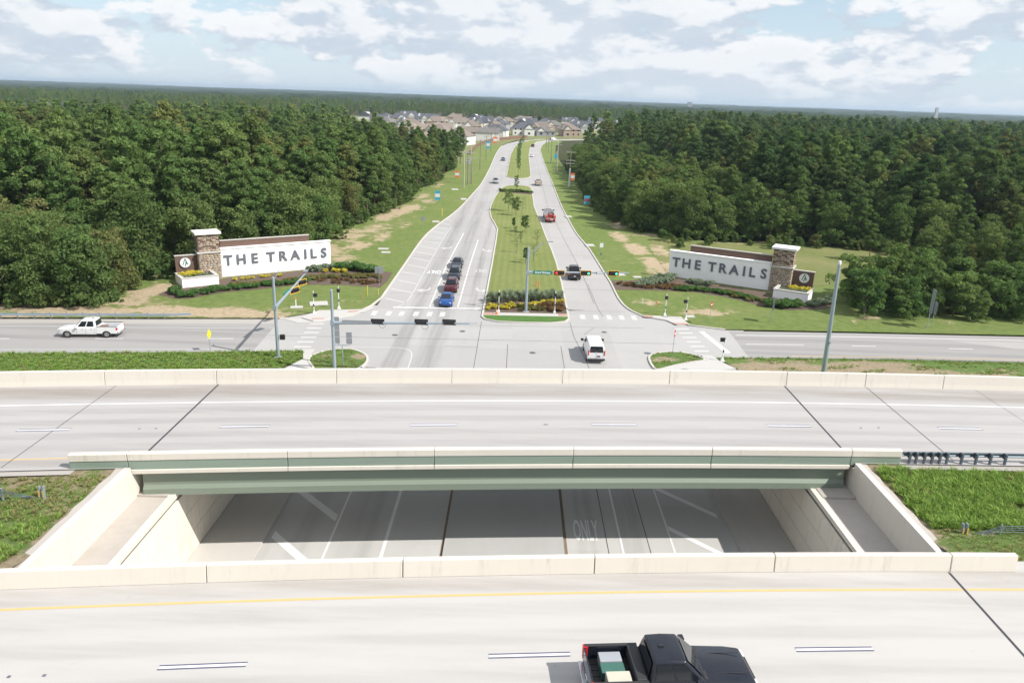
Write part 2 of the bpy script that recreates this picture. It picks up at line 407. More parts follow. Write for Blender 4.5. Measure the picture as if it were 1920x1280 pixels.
tail = [((-7.8,482),(13.9,475)),((0,522),(19.5,515)),((14,552),(27,540)),((40,575),(48,560)),((90,592),(92,575)),((140,600),(140,583))]
A = A[:-2] + [t[0] for t in tail]; B = B[:-2] + [t[1] for t in tail]
strip(road, A, B, .006); main_road = obj('main_road', road, ROADC, kind='structure')

# raised medians
S_ISL = [(-4.05,95),(-4.0,110),(-3.95,130),(-3.95,150),(-4.05,164),(-4.7,170),(-6.0,180),(-6.75,190),(-6.9,200),(-6.5,217),(-5.5,238),(-4.6,245),(-3.2,249.5),(-1.2,251.6),(.8,252),(2.6,251),(4.0,248),(4.65,242),(4.65,225),(4.7,202),(5.7,178),(6.3,160),(7.05,142),(7.4,131),(7.55,116),(7.5,103),(7.45,95.4),(6.9,94.0),(5.0,93.2),(1.6,92.9),(-2.0,93.0),(-3.6,93.9)]
N_ISL = [(-4.15,281),(-4.1,318),(-3.95,388),(-2.7,442),(-.4,490),(7,527),(16,546),(36,567),(60,577),(60,572),(38,560),(20,540),(12,515),(6.8,458),(5.2,385),(5.0,330),(4.85,284),(4.2,279),(2.6,275.5),(.5,274.3),(-1.6,275),(-3.4,277.5)]
def island(name, poly, mat, z=.14, step=2.5, soil=None):
    o = sheet(name, poly, z, mat, step, soil)
    k = MB().sweep(poly, [(-.12,-.05),(-.12,.155),(.12,.165),(.12,-.05)], closed=True)
    obj('kerb', k, CURB, o, smooth=30); return o
isl = island('median_lawn', S_ISL, LAWNM, soil=blob([(2.5,112,4,4,.10),(-1,108,3,2,.12)]))
isl2 = island('median_lawn', N_ISL, LAWNM)
# the refuge path and planting bed at the near end of the median
obj('refuge_path', MB().prism([(-3.85,95.6),(7.3,96.2),(7.3,97.5),(-3.85,96.9)], .13, .165), WALK, isl)
obj('tactile_paver', MB().prism([(-3.8,95.7),(-2.5,95.8),(-2.5,96.85),(-3.8,96.8)], .15, .172), BRICKRED, isl)
obj('tactile_paver', MB().prism([(6.1,96.3),(7.25,96.35),(7.25,97.4),(6.1,97.35)], .15, .172), BRICKRED, isl)
sheet('nose_lawn', [(-3.85,95.5),(-3.8,94.7),(-3.3,94.1),(-1.9,93.3),(1.6,93.15),(4.9,93.4),(6.7,94.2),(7.25,95.3),(7.3,96.1)], .153, LUSH, 1.0)
sheet('planting_bed', [(-3.82,97.0),(7.3,97.6),(7.35,108.2),(4,107.6),(0,106.4),(-3.8,105.2)], .155, MULCH, 1.5)
sheet('planting_bed', [(-5.3,236),(-5.55,231.5),(4.4,228),(4.45,232),(0,234)], .155, MULCH, 2)

# verges
SOILL = blob([(-40,92.4,15,2.3,.50),(-58,91.5,14,2.2,.52),(-78,87,22,3,.50),(-32,92.6,6,1.8,.42),(-28,95,3,2,.22),(-22,101,4,3,.17),(-21,107,3,2,.13),(-47,97,4,2.5,.20),(-51.5,101,2.5,4,.48),(-50.5,104,2,4,.48),
              (-30,128,3,5,.30),(-29.5,140,3,6,.32),(-27,150,2.5,9,.26),(-25,165,3,8,.20),(-31,175,3,8,.36),(-27,192,4,8,.34),(-24,205,3,6,.28),(-30,160,4,10,.26),(-23,178,3,4,.16),(-22,225,3,12,.10),(-38,100,4,1.5,.12),(-33,150,4,12,.30),(-34,135,4,8,.32),(-29,185,4,14,.32),(-27,215,3,14,.26),(-25,245,3,14,.22),(-22,140,4,3,.10),(-21,118,3,2,.10),(-52,96,6,3,.3)])
VL = [(-27,93.5),(-25.6,95.0),(-20.2,96.2),(-19.4,98.6)] + [(p[0]-.12, p[1]) for p in EL if p[1] > 100 and p[1] < 470] + [(-24,470),(-26,400),(-26,300),(-30,240),(-33,200),(-38,178),(-44,155),(-48,140),(-56,125),(-60,110),(-66,97),(-110,90),(-180,79),(-300,66),(-300,64.6),(-160,75),(-100,82.5),(-61.6,87.3),(-43.4,89.4),(-29.7,91.0)]
vl = sheet('verge_lawn', VL, .12, LAWN, 2.5, SOILL)
k = MB().sweep([(-29.7,91.0),(-27,91.6),(-25.6,95.0),(-20.2,96.2),(-19.4,98.6)] + [(p[0]-.1, p[1]) for p in EL if p[1] > 100 and p[1] < 470], [(-.12,-.05),(-.12,.155),(.12,.165),(.12,-.05)])
obj('kerb', k, CURB, vl, smooth=30)
SOILR = blob([(26,93.9,4,.8,.10),(19.5,105,3,2.5,.30),(27,101,4.5,2.4,.36),(24,104,3,2,.16),(30,98,2,1,.14),(45,98,4,1.5,.17),(50,101,3,1.5,.27),(62,101,5,1.2,.20),(19.5,128,2,1.2,.2),(16.5,133,1.5,1.5,.22),(21,133,3,.8,.15),(25.5,132,3.0,9,.40),(24,146,2.4,9,.40),(22.2,160,2.0,9,.36),(26,124,4,5,.36),(28,145,4,8,.12),(19,240,3,4,.2),(17,226,2,2,.14),(80,99,12,1.4,.12),(36,101,5,1.2,.10),(24,175,3,8,.3),(21,195,2,10,.18),(30,163,6,3,.3),(45,157,8,3,.22),(33,100,6,2,.14)])
VR = [(23.0,94.3),(27.6,92.9),(45,93.9),(67.5,95.0),(100,95.9),(300,97.8),(300,112),(110,112),(80,108),(60,108),(58,125),(70,140),(90,150),(88,158),(60,156),(40,158),(34,170),(31,195),(29,217),(26,240),(22.5,264),(20.5,300),(19.5,360),(20,420),(23,480),(29,520),(27.2,538)] + [(p[0]+.12, p[1]) for p in ER[::-1] if p[1] > 107 and p[1] < 535] + [(15.55,107),(16.2,101.6),(17.7,98.1),(22.9,97.9)]
vr = sheet('verge_lawn', VR, .12, LAWN, 2.5, SOILR)
k = MB().sweep([(p[0]+.1, p[1]) for p in ER[::-1] if p[1] > 100 and p[1] < 535] + [(17.7,98.0),(22.9,97.8),(23.2,94.4),(27.6,92.9)], [(-.12,-.05),(-.12,.155),(.12,.165),(.12,-.05)])
obj('kerb', k, CURB, vr, smooth=30)
sheet('meadow', [(26,125),(31,124),(48,119),(56,122),(66,138),(90,152),(84,157),(60,154),(40,156),(30,160),(27,150),(26.5,140)], .145, MEADOW, 3, blob([(28.5,130,4,6,.34),(28,146,3,9,.30),(40,150,8,4,.10)]))
# corner ramps
rl = obj('corner_pavement', MB().prism([(-29.5,91.2),(-26.6,91.6),(-25.4,94.6),(-20.1,95.8),(-19.7,97.0),(-19.3,97.0),(-20.9,93.4),(-24.5,90.2),(-27,89.6)], .004, .045), WALK, kind='structure')
obj('corner_pavement', MB().prism([(-27.0,91.5),(-25.4,94.8),(-20.4,95.9),(-19.6,97.3),(-18.9,97.3),(-19.8,95.2),(-21.4,93.9),(-24.2,91.0),(-25.2,90.2)], .046, .17), WALK, kind='structure')
obj('tactile_paver', MB().prism([(-21.9,94.4),(-20.8,94.9),(-20.4,95.6),(-21.7,95.2)], .16, .178), BRICKRED, rl)
obj('tactile_paver', MB().prism([(-25.6,90.8),(-24.2,91.15),(-24.0,91.6),(-25.6,91.3)], .16, .178), BRICKRED, rl)
rr = obj('corner_pavement', MB().prism([(17.4,98.2),(22.9,98.0),(23.2,94.5),(21.6,94.2),(20.6,96.2),(18.8,97.2)], .004, .17), WALK, kind='structure')
obj('tactile_paver', MB().prism([(21.4,94.3),(23.1,94.4),(23.1,95.0),(21.2,94.9)], .16, .178), BRICKRED, rr)
obj('tactile_paver', MB().prism([(17.7,97.3),(18.9,97.25),(19.1,97.9),(17.7,98.0)], .16, .178), BRICKRED, rr)

# near side of the frontage road: rough verge, refuge islands and paths
RV = [(-300,50.0),(-160,60.5),(-100,68),(-54.5,74.6),(-38.4,76.6),(-33,77.5),(-29,78.0),(-25.2,78.7),(-23.2,78.6),(-22.6,76),(-23.6,73.8),(-24.4,72),(-24.4,56),(-300,44)]
rvl = sheet('rough_verge', RV, .10, ROUGH, 2.0, blob([(-34,77.2,3,1.2,.2),(-24.5,76.4,1.6,1.4,.2),(-48,75,3,.6,.12)]))
ILP = [(-22.0,77.4),(-20.6,79.3),(-18.6,80.0),(-17.0,79.2),(-15.9,77.6),(-15.7,75.2),(-16.6,72.6),(-17.5,70),(-19.5,70),(-20.8,73.6),(-21.8,75.6)]
il = island('corner_island', smooth_line(ILP + [ILP[0]], 3)[:-1], ROUGH, .13, 1.2, blob([(-16.8,77.6,1.8,1.2,.36),(-18.2,74.5,2.5,1.0,.12),(-20.5,77,1.2,.6,.2)]))
obj('footpath', MB().prism([(-24.2,79.3),(-22.2,79.5),(-22.2,77.9),(-21.9,75.4),(-20.9,73.4),(-19.6,69.8),(-24.0,69.8),(-23.5,73.6),(-22.6,76.2),(-23.3,78.8)], .01, .125), WALK, kind='structure')
IRP = [(15.6,79.0),(15.8,81.0),(16.8,82.3),(18.8,83.0),(20.4,82.7),(21.6,81.7),(22.0,80.4),(20,79.5),(17.8,78.0),(15.9,76.8)]
ir = island('corner_island', smooth_line(IRP + [IRP[0]], 3)[:-1], ROUGH, .13, 1.0, blob([(17.6,80.2,2.0,1.2,.36),(20,80.6,1.4,.8,.2)]))
obj('footpath', MB().prism([(15.9,76.6),(17.9,77.9),(20.1,79.35),(22.2,80.3),(22.0,82.2),(23.2,82.2),(23.9,79.8),(24.9,78.0),(21.5,76.6),(20.5,72),(16.0,72)], .01, .125), WALK, kind='structure')
RVR = [(23.6,81.6),(27.6,81.9),(45,83.0),(60.3,83.6),(100,84.4),(300,85.6),(300,70),(100,64),(24.4,56),(22.4,70),(22.6,76),(25.1,77.7),(24.2,80)]
rvr = sheet('rough_verge', RVR, .10, ROUGH, 2.0, blob([(31,78,7,3.2,.50),(27,77,4,3,.45),(41,79.5,8,3,.46),(36,82,4,1.2,.1),(55,80,8,2.5,.22),(50,77.5,9,2.5,.40),(75,80,10,2,.14),(24.5,80.4,1.5,1,.06)]))

# ------------------------------------------------------------------ painted markings
def mark(parent, pts, mat=None, z=.012, name='road_marking'):
    return obj(name, MB().poly([(x, y, z) for x, y in pts]), mat or PAINTW, parent)
def line(parent, path, w, mat=None, z=.012, name='lane_line'):
    mb = MB(); A = []; B = []; n = len(path)
    for i in range(n):
        a, b = path[max(i-1,0)], path[min(i+1,n-1)]; L = math.dist(a, b); nx, ny = -(b[1]-a[1])/L*w/2, (b[0]-a[0])/L*w/2
        A.append((path[i][0]+nx, path[i][1]+ny)); B.append((path[i][0]-nx, path[i][1]-ny))
    strip(mb, A, B, z); return obj(name, mb, mat or PAINTW, parent)
# crosswalk bars
for i in range(6): y = 80.1 + i*1.8; mark(inter, [(-24.8-i*.12,y),(-22.9-i*.16,y+.2),(-22.9-i*.16,y+.72),(-24.8-i*.12,y+.52)], PAINTF, z=.008, name='crosswalk_bar')
for x in (-18.4,-16.5,-14.8,-12.9,-11.1,-9.4,9.4,11.2,13.0,14.7,16.4):
    y = 94.1 + (x+18)*.06; mark(inter, [(x-.35,y),(x+.35,y+.04),(x+.35,y+2.2),(x-.35,y+2.16)], PAINTF, .008, 'crosswalk_bar')
for i in range(6): y = 83.6 + i*1.76; mark(inter, [(21.6-i*.1,y),(23.4-i*.1,y+.2),(23.4-i*.1,y+.72),(21.6-i*.1,y+.52)], PAINTF, z=.008, name='crosswalk_bar')
mark(main_road, [(-16.4,98.1),(-4.6,99.0),(-4.6,99.4),(-16.4,98.5)], z=.014, name='stop_line')
mark(inter, [(24.0,91.9),(24.6,92.0),(25.9,83.7),(25.2,83.6)], z=.008, name='stop_line')
line(inter, smooth_line([(-19.0,81.0),(-15.9,81.2),(-13.2,81.3),(-11.9,80.8),(-11.2,79.2),(-11.0,75),(-10.9,68)],4), .14, PAINTF, .008)
line(main_road, [(-15.9,98.6),(-15.2,100.3),(-14.9,103),(-14.8,109),(-14.85,125),(-14.7,156),(-14.3,166)], .14, PAINTF, .014)
line(main_road, [(-11.5,98.6),(-11.7,125),(-11.1,158)], .16, None, .014); line(main_road, [(-7.65,98.9),(-7.75,125),(-7.6,151)], .16, None, .014)
for i in range(14):
    y = 101.2 + i*5.6; f = min(1, max(0, (y-140)/40)); xl = -18.3 + max(0, (y-150))*.08
    mark(main_road, [(xl,y+1.5),(-15.0,y-.6),(-15.0,y-.15),(xl,y+1.95)], PAINTF, .014, 'hatch_bar')
def flatten(me): return me
def text_mesh(txt, size, sx=1.0, depth=0.0, bold=0.0):
    cu = bpy.data.curves.new('lettering', 'FONT'); cu.body = txt; cu.size = size; cu.extrude = depth; cu.offset = bold
    cu.align_x = 'CENTER'; cu.resolution_u = 3
    o = bpy.data.objects.new('lettering', cu); col.objects.link(o); bpy.context.view_layer.update()
    me = bpy.data.meshes.new_from_object(o.evaluated_get(bpy.context.evaluated_depsgraph_get())); bpy.data.objects.remove(o); bpy.data.curves.remove(cu)
    co = np.empty(len(me.vertices)*3); me.vertices.foreach_get('co', co); co = co.reshape(-1,3); co[:,0] *= sx; me.vertices.foreach_set('co', co.ravel()); me.update()
    return me
def painted_word(parent, txt, x, y, w, h, rz, mat, z):
    me = text_mesh(txt, 1.0, 1.0, 0, .02); co = np.array([v.co for v in me.vertices]); ww = np.ptp(co[:,0]); hh = np.ptp(co[:,1])
    me.materials.clear(); me.materials.append(mat)
    o = obj('painted_word', me, None, parent); o.location = (x, y, z); o.rotation_euler = (0,0,rz); o.scale = (w/ww, h/hh, 1); return o
painted_word(main_road, 'ONLY', -13.2, 121.6, 2.2, 2.4, math.pi, PAINTW, .014)
painted_word(main_road, 'ONLY', -5.6, 123.6, 2.0, 2.4, math.pi, PAINTF, .014)
def arrow(parent, x, y, turn, mat, z=.014):
    # seen from above, the driver comes towards the camera
    s = turn
    pts = [(x-.1*s,y+1.9),(x+.1*s,y+1.9),(x+.12*s,y+.9),(x+.35*s,y+.25),(x+.9*s,y+.12),(x+.9*s,y+.75),(x+1.9*s,y-.2),(x+.9*s,y-1.15),(x+.9*s,y-.5),(x+.2*s,y-.35),(x-.15*s,y+.5)]
    mark(parent, pts if s > 0 else pts[::-1], mat, z, 'turn_arrow')
arrow(main_road, -12.7, 108.3, -1, PAINTF); arrow(main_road, -5.6, 109.3, 1, PAINTF); arrow(main_road, -12.4, 141, -1, PAINTF); arrow(main_road, -6.1, 140, 1, PAINTF)
# frontage road lines
for A, w, mt in (([(-300,61.4),(-160,71.9),(-100,79.4),(-60.7,84.2),(-30,86.8)], .14, PAINTF), ([(-300,53),(-100,71.2),(-55.5,76.0),(-29.6,79.0)], .12, PAINTF)):
    line(bpy.data.objects['frontage_road'], A, w, mt)
fr2 = bpy.data.objects['frontage_road.001']
line(fr2, [(28.4,90.9),(45,92.0),(66.4,92.9),(100,93.8),(300,96)], .16); line(fr2, [(33,83.4),(45,84.2),(61,84.8),(100,85.8)], .12, PAINTY)
line(fr2, [(28.7,87.3),(36,87.8)], .13); 
for i in range(7): x = 42.0 + i*12.19; line(fr2, [(x, 88.1+i*.25), (x+3.05, 88.2+i*.25)], .13)
for i in range(9): x = -35.5 - i*12.19; y = 79.4+(x+60)*.113; line(bpy.data.objects['frontage_road'], [(x, y), (x+3.05, y+.34)], .13)
mark(fr2, [(56,91.8),(60,91.9),(90,92.9),(90,90.2),(63,89.2)], concrete('patch_concrete', (.30,.29,.28), amount=.3), .009, 'pale_patch')
# concrete joints across the intersection
for P in ([(-4.0,58),(-4.05,93)],[(7.5,94),(7.6,88),(8.3,80),(8.8,72)],[(12.2,97.5),(11.9,101),(11.7,116)],[(-.5,72),(-.5,84)],[(5.8,72),(5.8,84)],[(-29,84.2),(20,86.4)],[(-8,91),(17,92.6)],[(-4,99.6),(-11,99.0)],[(7.6,99.5),(15.6,100.2)],[(-7.8,82.5),(-4,82.6)],[(9,89),(10.5,92)]):
    line(inter if P[0][1] < 97 else main_road, P, .05, JOINT, .010 if P[0][1] < 97 else .016, 'pavement_joint')
for y in (106,118,132,148,166,186,208,232,262,300): line(main_road, [(interp(ely,y)+.2,y),(-4.2 if y < 160 or y > 255 else -7.0,y+.2)], .05, JOINT, .016, 'pavement_joint')
for y in (112,124,138,156,178,204,236,266,300,340): line(main_road, [(7.6 if y < 150 else 5.4,y),(interp(ery,y)-.2,y+.3)], .05, JOINT, .016, 'pavement_joint')
line(main_road, [(11.6,104),(11.4,125),(10.3,150),(8.4,205),(8.4,256),(8.5,400)], .05, JOINT, .016, 'pavement_joint')
# cross street under the bridges
line(inter, [(-11.4,10),(-11.4,66)], .14, PAINTW, .008); line(inter, [(-7.8,10),(-7.8,66)], .22, PAINTW, .008)
for x in (6.75,9.5): line(inter, [(x,10),(x,66)], .05, JOINT, .008, 'pavement_joint')
line(inter, [(7.7,12),(7.7,56)], .14, PAINTW, .008); line(inter, [(11.1,12),(11.1,56)], .12, PAINTW, .008)
for y in (36.5,42.3,48.2,54): mark(inter, [(-15.25,y-.1),(-11.6,y-3.8),(-11.6,y-3.0),(-15.25,y+.7)], PAINTW, .008, 'hatch_bar')
for y in (33.5,38.8,44.8,50.4): mark(inter, [(11.2,y-.1),(15.0,y-3.9),(15.0,y-3.3),(11.2,y+.5)], PAINTW, .008, 'hatch_bar')
painted_word(inter, 'ONLY', 5.45, 43.2, 1.7, 2.6, 0, PAINTW, .009)
um = obj('median_island', MB().prism([(-3.95,8),(3.85,8),(3.85,60),(3.2,62),(0,62.6),(-3.3,62),(-3.95,60)], -.02, .15), MEDC, kind='structure')
obj('dirt_strip', MB().poly([(3.87,8,.01),(4.12,8,.01),(4.05,60,.01),(3.87,60,.01)]), M('road_dirt', (.20,.15,.11), .95, .3, 2), um)
obj('dirt_strip', MB().poly([(-4.15,8,.01),(-3.97,8,.01),(-3.97,60,.01),(-4.12,60,.01)]), M('road_dirt', (.20,.15,.11)), um)
obj('sidewalk', MB().prism([(-19.42,8),(-15.6,8),(-15.6,66),(-19.42,60)], -.02, .14), concrete('underpass_walk', (.40,.385,.365), amount=.45, stretch=(1,.2,1)), kind='structure')
obj('sidewalk', MB().prism([(19.1,8),(15.45,8),(15.45,66),(19.1,60)], -.02, .14), concrete('underpass_walk', (.40,.385,.365)), kind='structure')
# ------------------------------------------------------------------ highway on its embankment, two bridges
def hf(x):
    c = max(-48, min(48, x)); y = .088*c - .00082*c*c
    if x > 48: y += (x-48)*(.088-.00164*48)
    if x < -48: y += (x+48)*(.088+.00164*48)
    return y
ZN, ZF = 7.8, 6.9                # road levels, near and far roadway
def hx(x0, x1, st=3.0):
    n = max(1, int(abs(x1-x0)/st)); return [x0+(x1-x0)*i/n for i in range(n+1)]
def hline(x0, x1, y, st=3.0): return [(x, y+hf(x)) for x in hx(x0, x1, st)]
def hstrip(x0, x1, ya, yb, z, za=None): 
    m = MB(); return strip(m, [(x, ya+hf(x), z) for x in hx(x0,x1)], [(x, yb+hf(x), z if za is None else za) for x in hx(x0,x1)])
JX = 21.6
hwn = obj('near_highway', hstrip(-170,-JX,13.6,28.9,ZN), DECKN, kind='structure'); hwn2 = obj('near_highway', hstrip(JX-1.2,170,13.6,28.9,ZN), DECKN, kind='structure')
hwf = obj('far_highway', hstrip(-170,-JX,40.5,54.0,ZF), DECK, kind='structure'); hwf2 = obj('far_highway', hstrip(JX,170,40.5,54.0,ZF), DECK, kind='structure')
# embankments
for sx, nm in ((-1,'left'),(1,'right')):
    xs = [21.95,24,26,28,30,33,36,40,45,50,60,75,95,120,170]
    rows = [(-14,-.05),(6,3.6),(13.5,7.65)]; m = MB(); n = len(xs)
    P = [[(sx*x, y+hf(sx*x), z) for x in xs] for y, z in rows]
    for a, b in zip(P, P[1:]): strip(m, a, b)
    obj('embankment', m, ROUGH, kind='structure')
    rows = [(28.8,7.72),(29.6,7.35),(31.5,6.95),(34.5,6.72),(37.5,6.72),(39.5,6.68),(40.6,6.80)]; m = MB()
    P = [[(sx*x, y+hf(sx*x), (z - (.25 if (0 < i < 6) else 0)*min(1,max(0,(x-24)/10)))) for x in xs] for i, (y, z) in enumerate(rows)]
    for a, b in zip(P, P[1:]): strip(m, a, b)
    o_ = obj('median_embankment', m, ROUGH, kind='structure'); at_ = o_.data.attributes.new('soil','FLOAT','POINT'); at_.data.foreach_set('value', [.13 + (.10 if abs(abs(v.co.x)-22) < 1.2 else 0) + (.08 if v.co.y-hf(v.co.x) > 38.5 else 0) for v in o_.data.vertices])
    rows = [(53.9,6.8),(55,6.2),(57,5.0),(70,-.05)]; m = MB(); P = [[(sx*x, y+hf(sx*x), z) for x in xs] for y, z in rows]
    for a, b in zip(P, P[1:]): strip(m, a, b)
    obj('embankment', m, ROUGH, kind='structure')
# painted lines on the highway (children of the roadway they lie on)
def bridge(name, label):
    return thing(name, label, 'bridge')
nb = bridge('road_bridge', 'near concrete highway bridge carrying the black pickup, cream parapet and yellow edge line')
fb = bridge('road_bridge', 'far concrete highway bridge with sage green girder and cream parapets over the underpass')
obj('deck', hstrip(-JX+.04,JX-1.24,13.6,28.9,ZN), DECKN, nb); obj('deck', hstrip(-JX+.04,JX-.04,40.7,54.0,ZF), DECK, fb)
def dslab(y0, y1, z0, z1, x1=JX-.04):
    m = MB(); X = hx(-JX+.04, x1); m.loft([[(x,y0+hf(x),z0),(x,y1+hf(x),z0),(x,y1+hf(x),z1),(x,y0+hf(x),z1)] for x in X]); return m
obj('deck_slab', dslab(13.7,28.45,ZN-.35,ZN-.02,JX-1.24), PANELC, nb); obj('deck_slab', dslab(40.95,53.9,ZF-.35,ZF-.02), PANELC, fb)
GIRD = [(-.3,0),(.3,0),(.3,.16),(.12,.42),(.10,1.3),(.42,1.42),(.42,1.56),(-.42,1.56),(-.42,1.42),(-.10,1.3),(-.12,.42),(-.3,.16)]
for par, ys, zb in ((fb,(41.0,44.4,47.4,50.2,53.0),4.98),(nb,(14.9,18.0,21.2,24.4,27.6),5.74)):
    for i, y in enumerate(ys):
        m = MB(); X = hx(-21.2, 21.2)
        pr = [(-.33,0),(.3,0),(.3,.16),(.12,.42),(.10,1.3),(.42,1.36),(.42,1.5),(-.16,1.5),(-.16,.62),(-.33,.40)] if (par is fb and i == 0) else GIRD
        m.loft([[(x, y+hf(x)+o*.9, zb+h) for o, h in pr] for x in X])
        obj('girder', m, GREENG, par, label='sage green fascia girder in shade below the parapet' if (par is fb and i == 0) else None, smooth=25)
# fascia girder is set flush: solid web plate on its outer side
PAR_IN = [(0,0),(.05,.95),(.33,.95),(.38,0)]
def parapet(par, x0, x1, y, z, prof, mat, name='parapet_panel', gap=.02):
    m = MB(); X = hx(x0+gap, x1-gap, 2.5); m.loft([[(x, y+hf(x)+o, z+h) for o, h in prof] for x in X]); return bev(obj(name, m, mat, par), .02)
# far barrier of the far bridge, and its continuation beyond the joints
FB = [(0,-.02),(.06,.35),(.13,1.08),(.40,1.08),(.42,-.3),(0,-.3)]
XS = [-21.75,-13.1,-4.5,4.0,12.4,21.75]
for a, b in zip(XS, XS[1:]): parapet(fb, a, b, 53.65, ZF, FB, CREAM)
eb = thing('concrete_barrier', 'cream concrete barrier along the far edge of the highway, left of the bridge', 'barrier')
for a, b in zip([-78,-69.5,-61,-53,-45,-37.2,-29.5],[-69.5,-61,-53,-45,-37.2,-29.5,-21.75]): parapet(eb, a, b, 53.65, ZF, FB, CREAM, 'barrier_panel')
eb = thing('concrete_barrier', 'cream concrete barrier along the far edge of the highway, right of the bridge', 'barrier')
for a, b in zip([21.75,28.1,34.4,42,50,58,66,74],[28.1,34.4,42,50,58,66,74,82]): parapet(eb, a, b, 53.65, ZF, FB, CREAM, 'barrier_panel')
# near parapet of the far bridge: cream cap, green outer face, cream slab edge
CAPP = [(-.06,.44),(-.06,.86),(.0,.9),(.26,.9),(.34,.0),(.04,.0),(.04,.44)]
GRN = [(-.02,-.16),(-.02,.44),(.035,.44),(.035,-.16)]
EDGE = [(-.10,-.40),(-.10,-.14),(.30,-.14),(.30,-.40)]
for a, b in zip([-24.9,-21.75,-12.9,-4.4,3.95,12.5,21.3],[-21.75,-12.9,-4.4,3.95,12.5,21.3,24.5]):
    q = parapet(fb, a, b, 40.58, ZF, CAPP, CREAM)
    parapet(q, a, b, 40.58, ZF, GRN, GREENP, 'green_face')
    if -22 < a < 21: parapet(q, a, b, 40.58, ZF, EDGE, CREAM, 'slab_edge')
# parapets of the near bridge
NP = [(0,0),(.10,.80),(.38,.80),(.42,0)]
for a, b in zip([-24.5,-21.0,-12.6,-4.4,4.0,12.2,20.45],[-21.0,-12.6,-4.4,4.0,12.2,20.45,23.6]):
    q = parapet(nb, a, b, 28.05, ZN, NP, CREAM)
    if -22 < a < 20.4: parapet(q, a, b, 28.47, ZN, [(-.02,-.4),(-.02,.5),(.04,.5),(.04,-.4)], GREENP, 'green_face')
for a, b in zip([-21.0,-12.6,-4.4,4.0,12.2],[-12.6,-4.4,4.0,12.2,20.45]): parapet(nb, a, b, 13.6, ZN, [(-.02,0),(.0,.9),(.28,.9),(.36,0)], CREAM)
# expansion joints and lines
def xjoint(par, x, y0, y1, z, w=.09): obj('expansion_joint', MB().poly([(x-w/2,y0+hf(x),z+.006),(x+w/2,y0+hf(x),z+.006),(x+w/2,y1+hf(x),z+.006),(x-w/2,y1+hf(x),z+.006)]), JOINT, par)
xjoint(fb, -JX, 41.0, 53.6, ZF, .13); xjoint(fb, JX, 41.0, 53.6, ZF, .13); xjoint(nb, JX-1.22, 14, 28.0, ZN, .12); xjoint(nb, -JX, 14, 28.0, ZN, .12)
xjoint(hwf, -28.7, 40.9, 53.6, ZF, .05); xjoint(hwf2, 28.2, 41.2, 53.6, ZF, .06); xjoint(hwf2, 37.0, 41.2, 53.6, ZF, .03)
for par, x0, x1 in ((hwf,-170,-JX),(fb,-JX,JX),(hwf2,JX,170)):
    obj('edge_line', hstrip(x0+.1,x1-.1,50.08,50.22,ZF+.006), PAINTW, par); obj('edge_line', hstrip(x0+.1,x1-.1,41.85,41.97,ZF+.006), PAINTY, par)
for par, x0, x1 in ((hwn,-170,-JX),(nb,-JX,JX-1.2),(hwn2,JX-1.2,170)):
    obj('edge_line', hstrip(x0+.1,x1-.1,26.68,26.82,ZN+.006), PAINTY, par)
def dash(par, x, y, z):
    k_ = 1.35 if z < 7 else 1.0
    X = [x, x+3.05]
    obj('lane_dash', MB().poly([(x,y+hf(x)-.06*k_,z+.008),(x+3.05,y+hf(x+3.05)-.06*k_,z+.008),(x+3.05,y+hf(x+3.05)+.06*k_,z+.008),(x,y+hf(x)+.06*k_,z+.008)]), PAINTW, par)
    for s in (-1, 1):
        a, b = (.065*k_, .13*k_) if s > 0 else (-.13*k_, -.065*k_)
        obj('dash_border', MB().poly([(x-.02,y+hf(x)+a,z+.008),(x+3.07,y+hf(x+3.05)+a,z+.008),(x+3.07,y+hf(x+3.05)+b,z+.008),(x-.02,y+hf(x)+b,z+.008)]), PAINTB, par)
for i in range(-7, 8):
    x = -6.55 + i*12.16; par = hwf if x < -23 else (hwf2 if x > 21.4 else fb); dash(par, x, 46.02, ZF)
    x = -.45 + i*11.9; par = hwn if x < -24 else (hwn2 if x > 20.2 else nb); dash(par, x, 23.08, ZN)
# raised road buttons and chips
for x, y, z, par in ((-17.33,22.96,ZN,nb),(-16.15,22.94,ZN,nb),(-23.6,45.9,ZF,hwf),(-22.6,45.9,ZF,hwf),(2.4,46.0,ZF,fb),(2.55,46.0,ZF,fb),(24.3,45.8,ZF,hwf2),(25.6,45.9,ZF,hwf2)):
    obj('road_stud', MB().obox((x, y+hf(x), z+.012), (.11,.10,.024)), DARKGR, par)

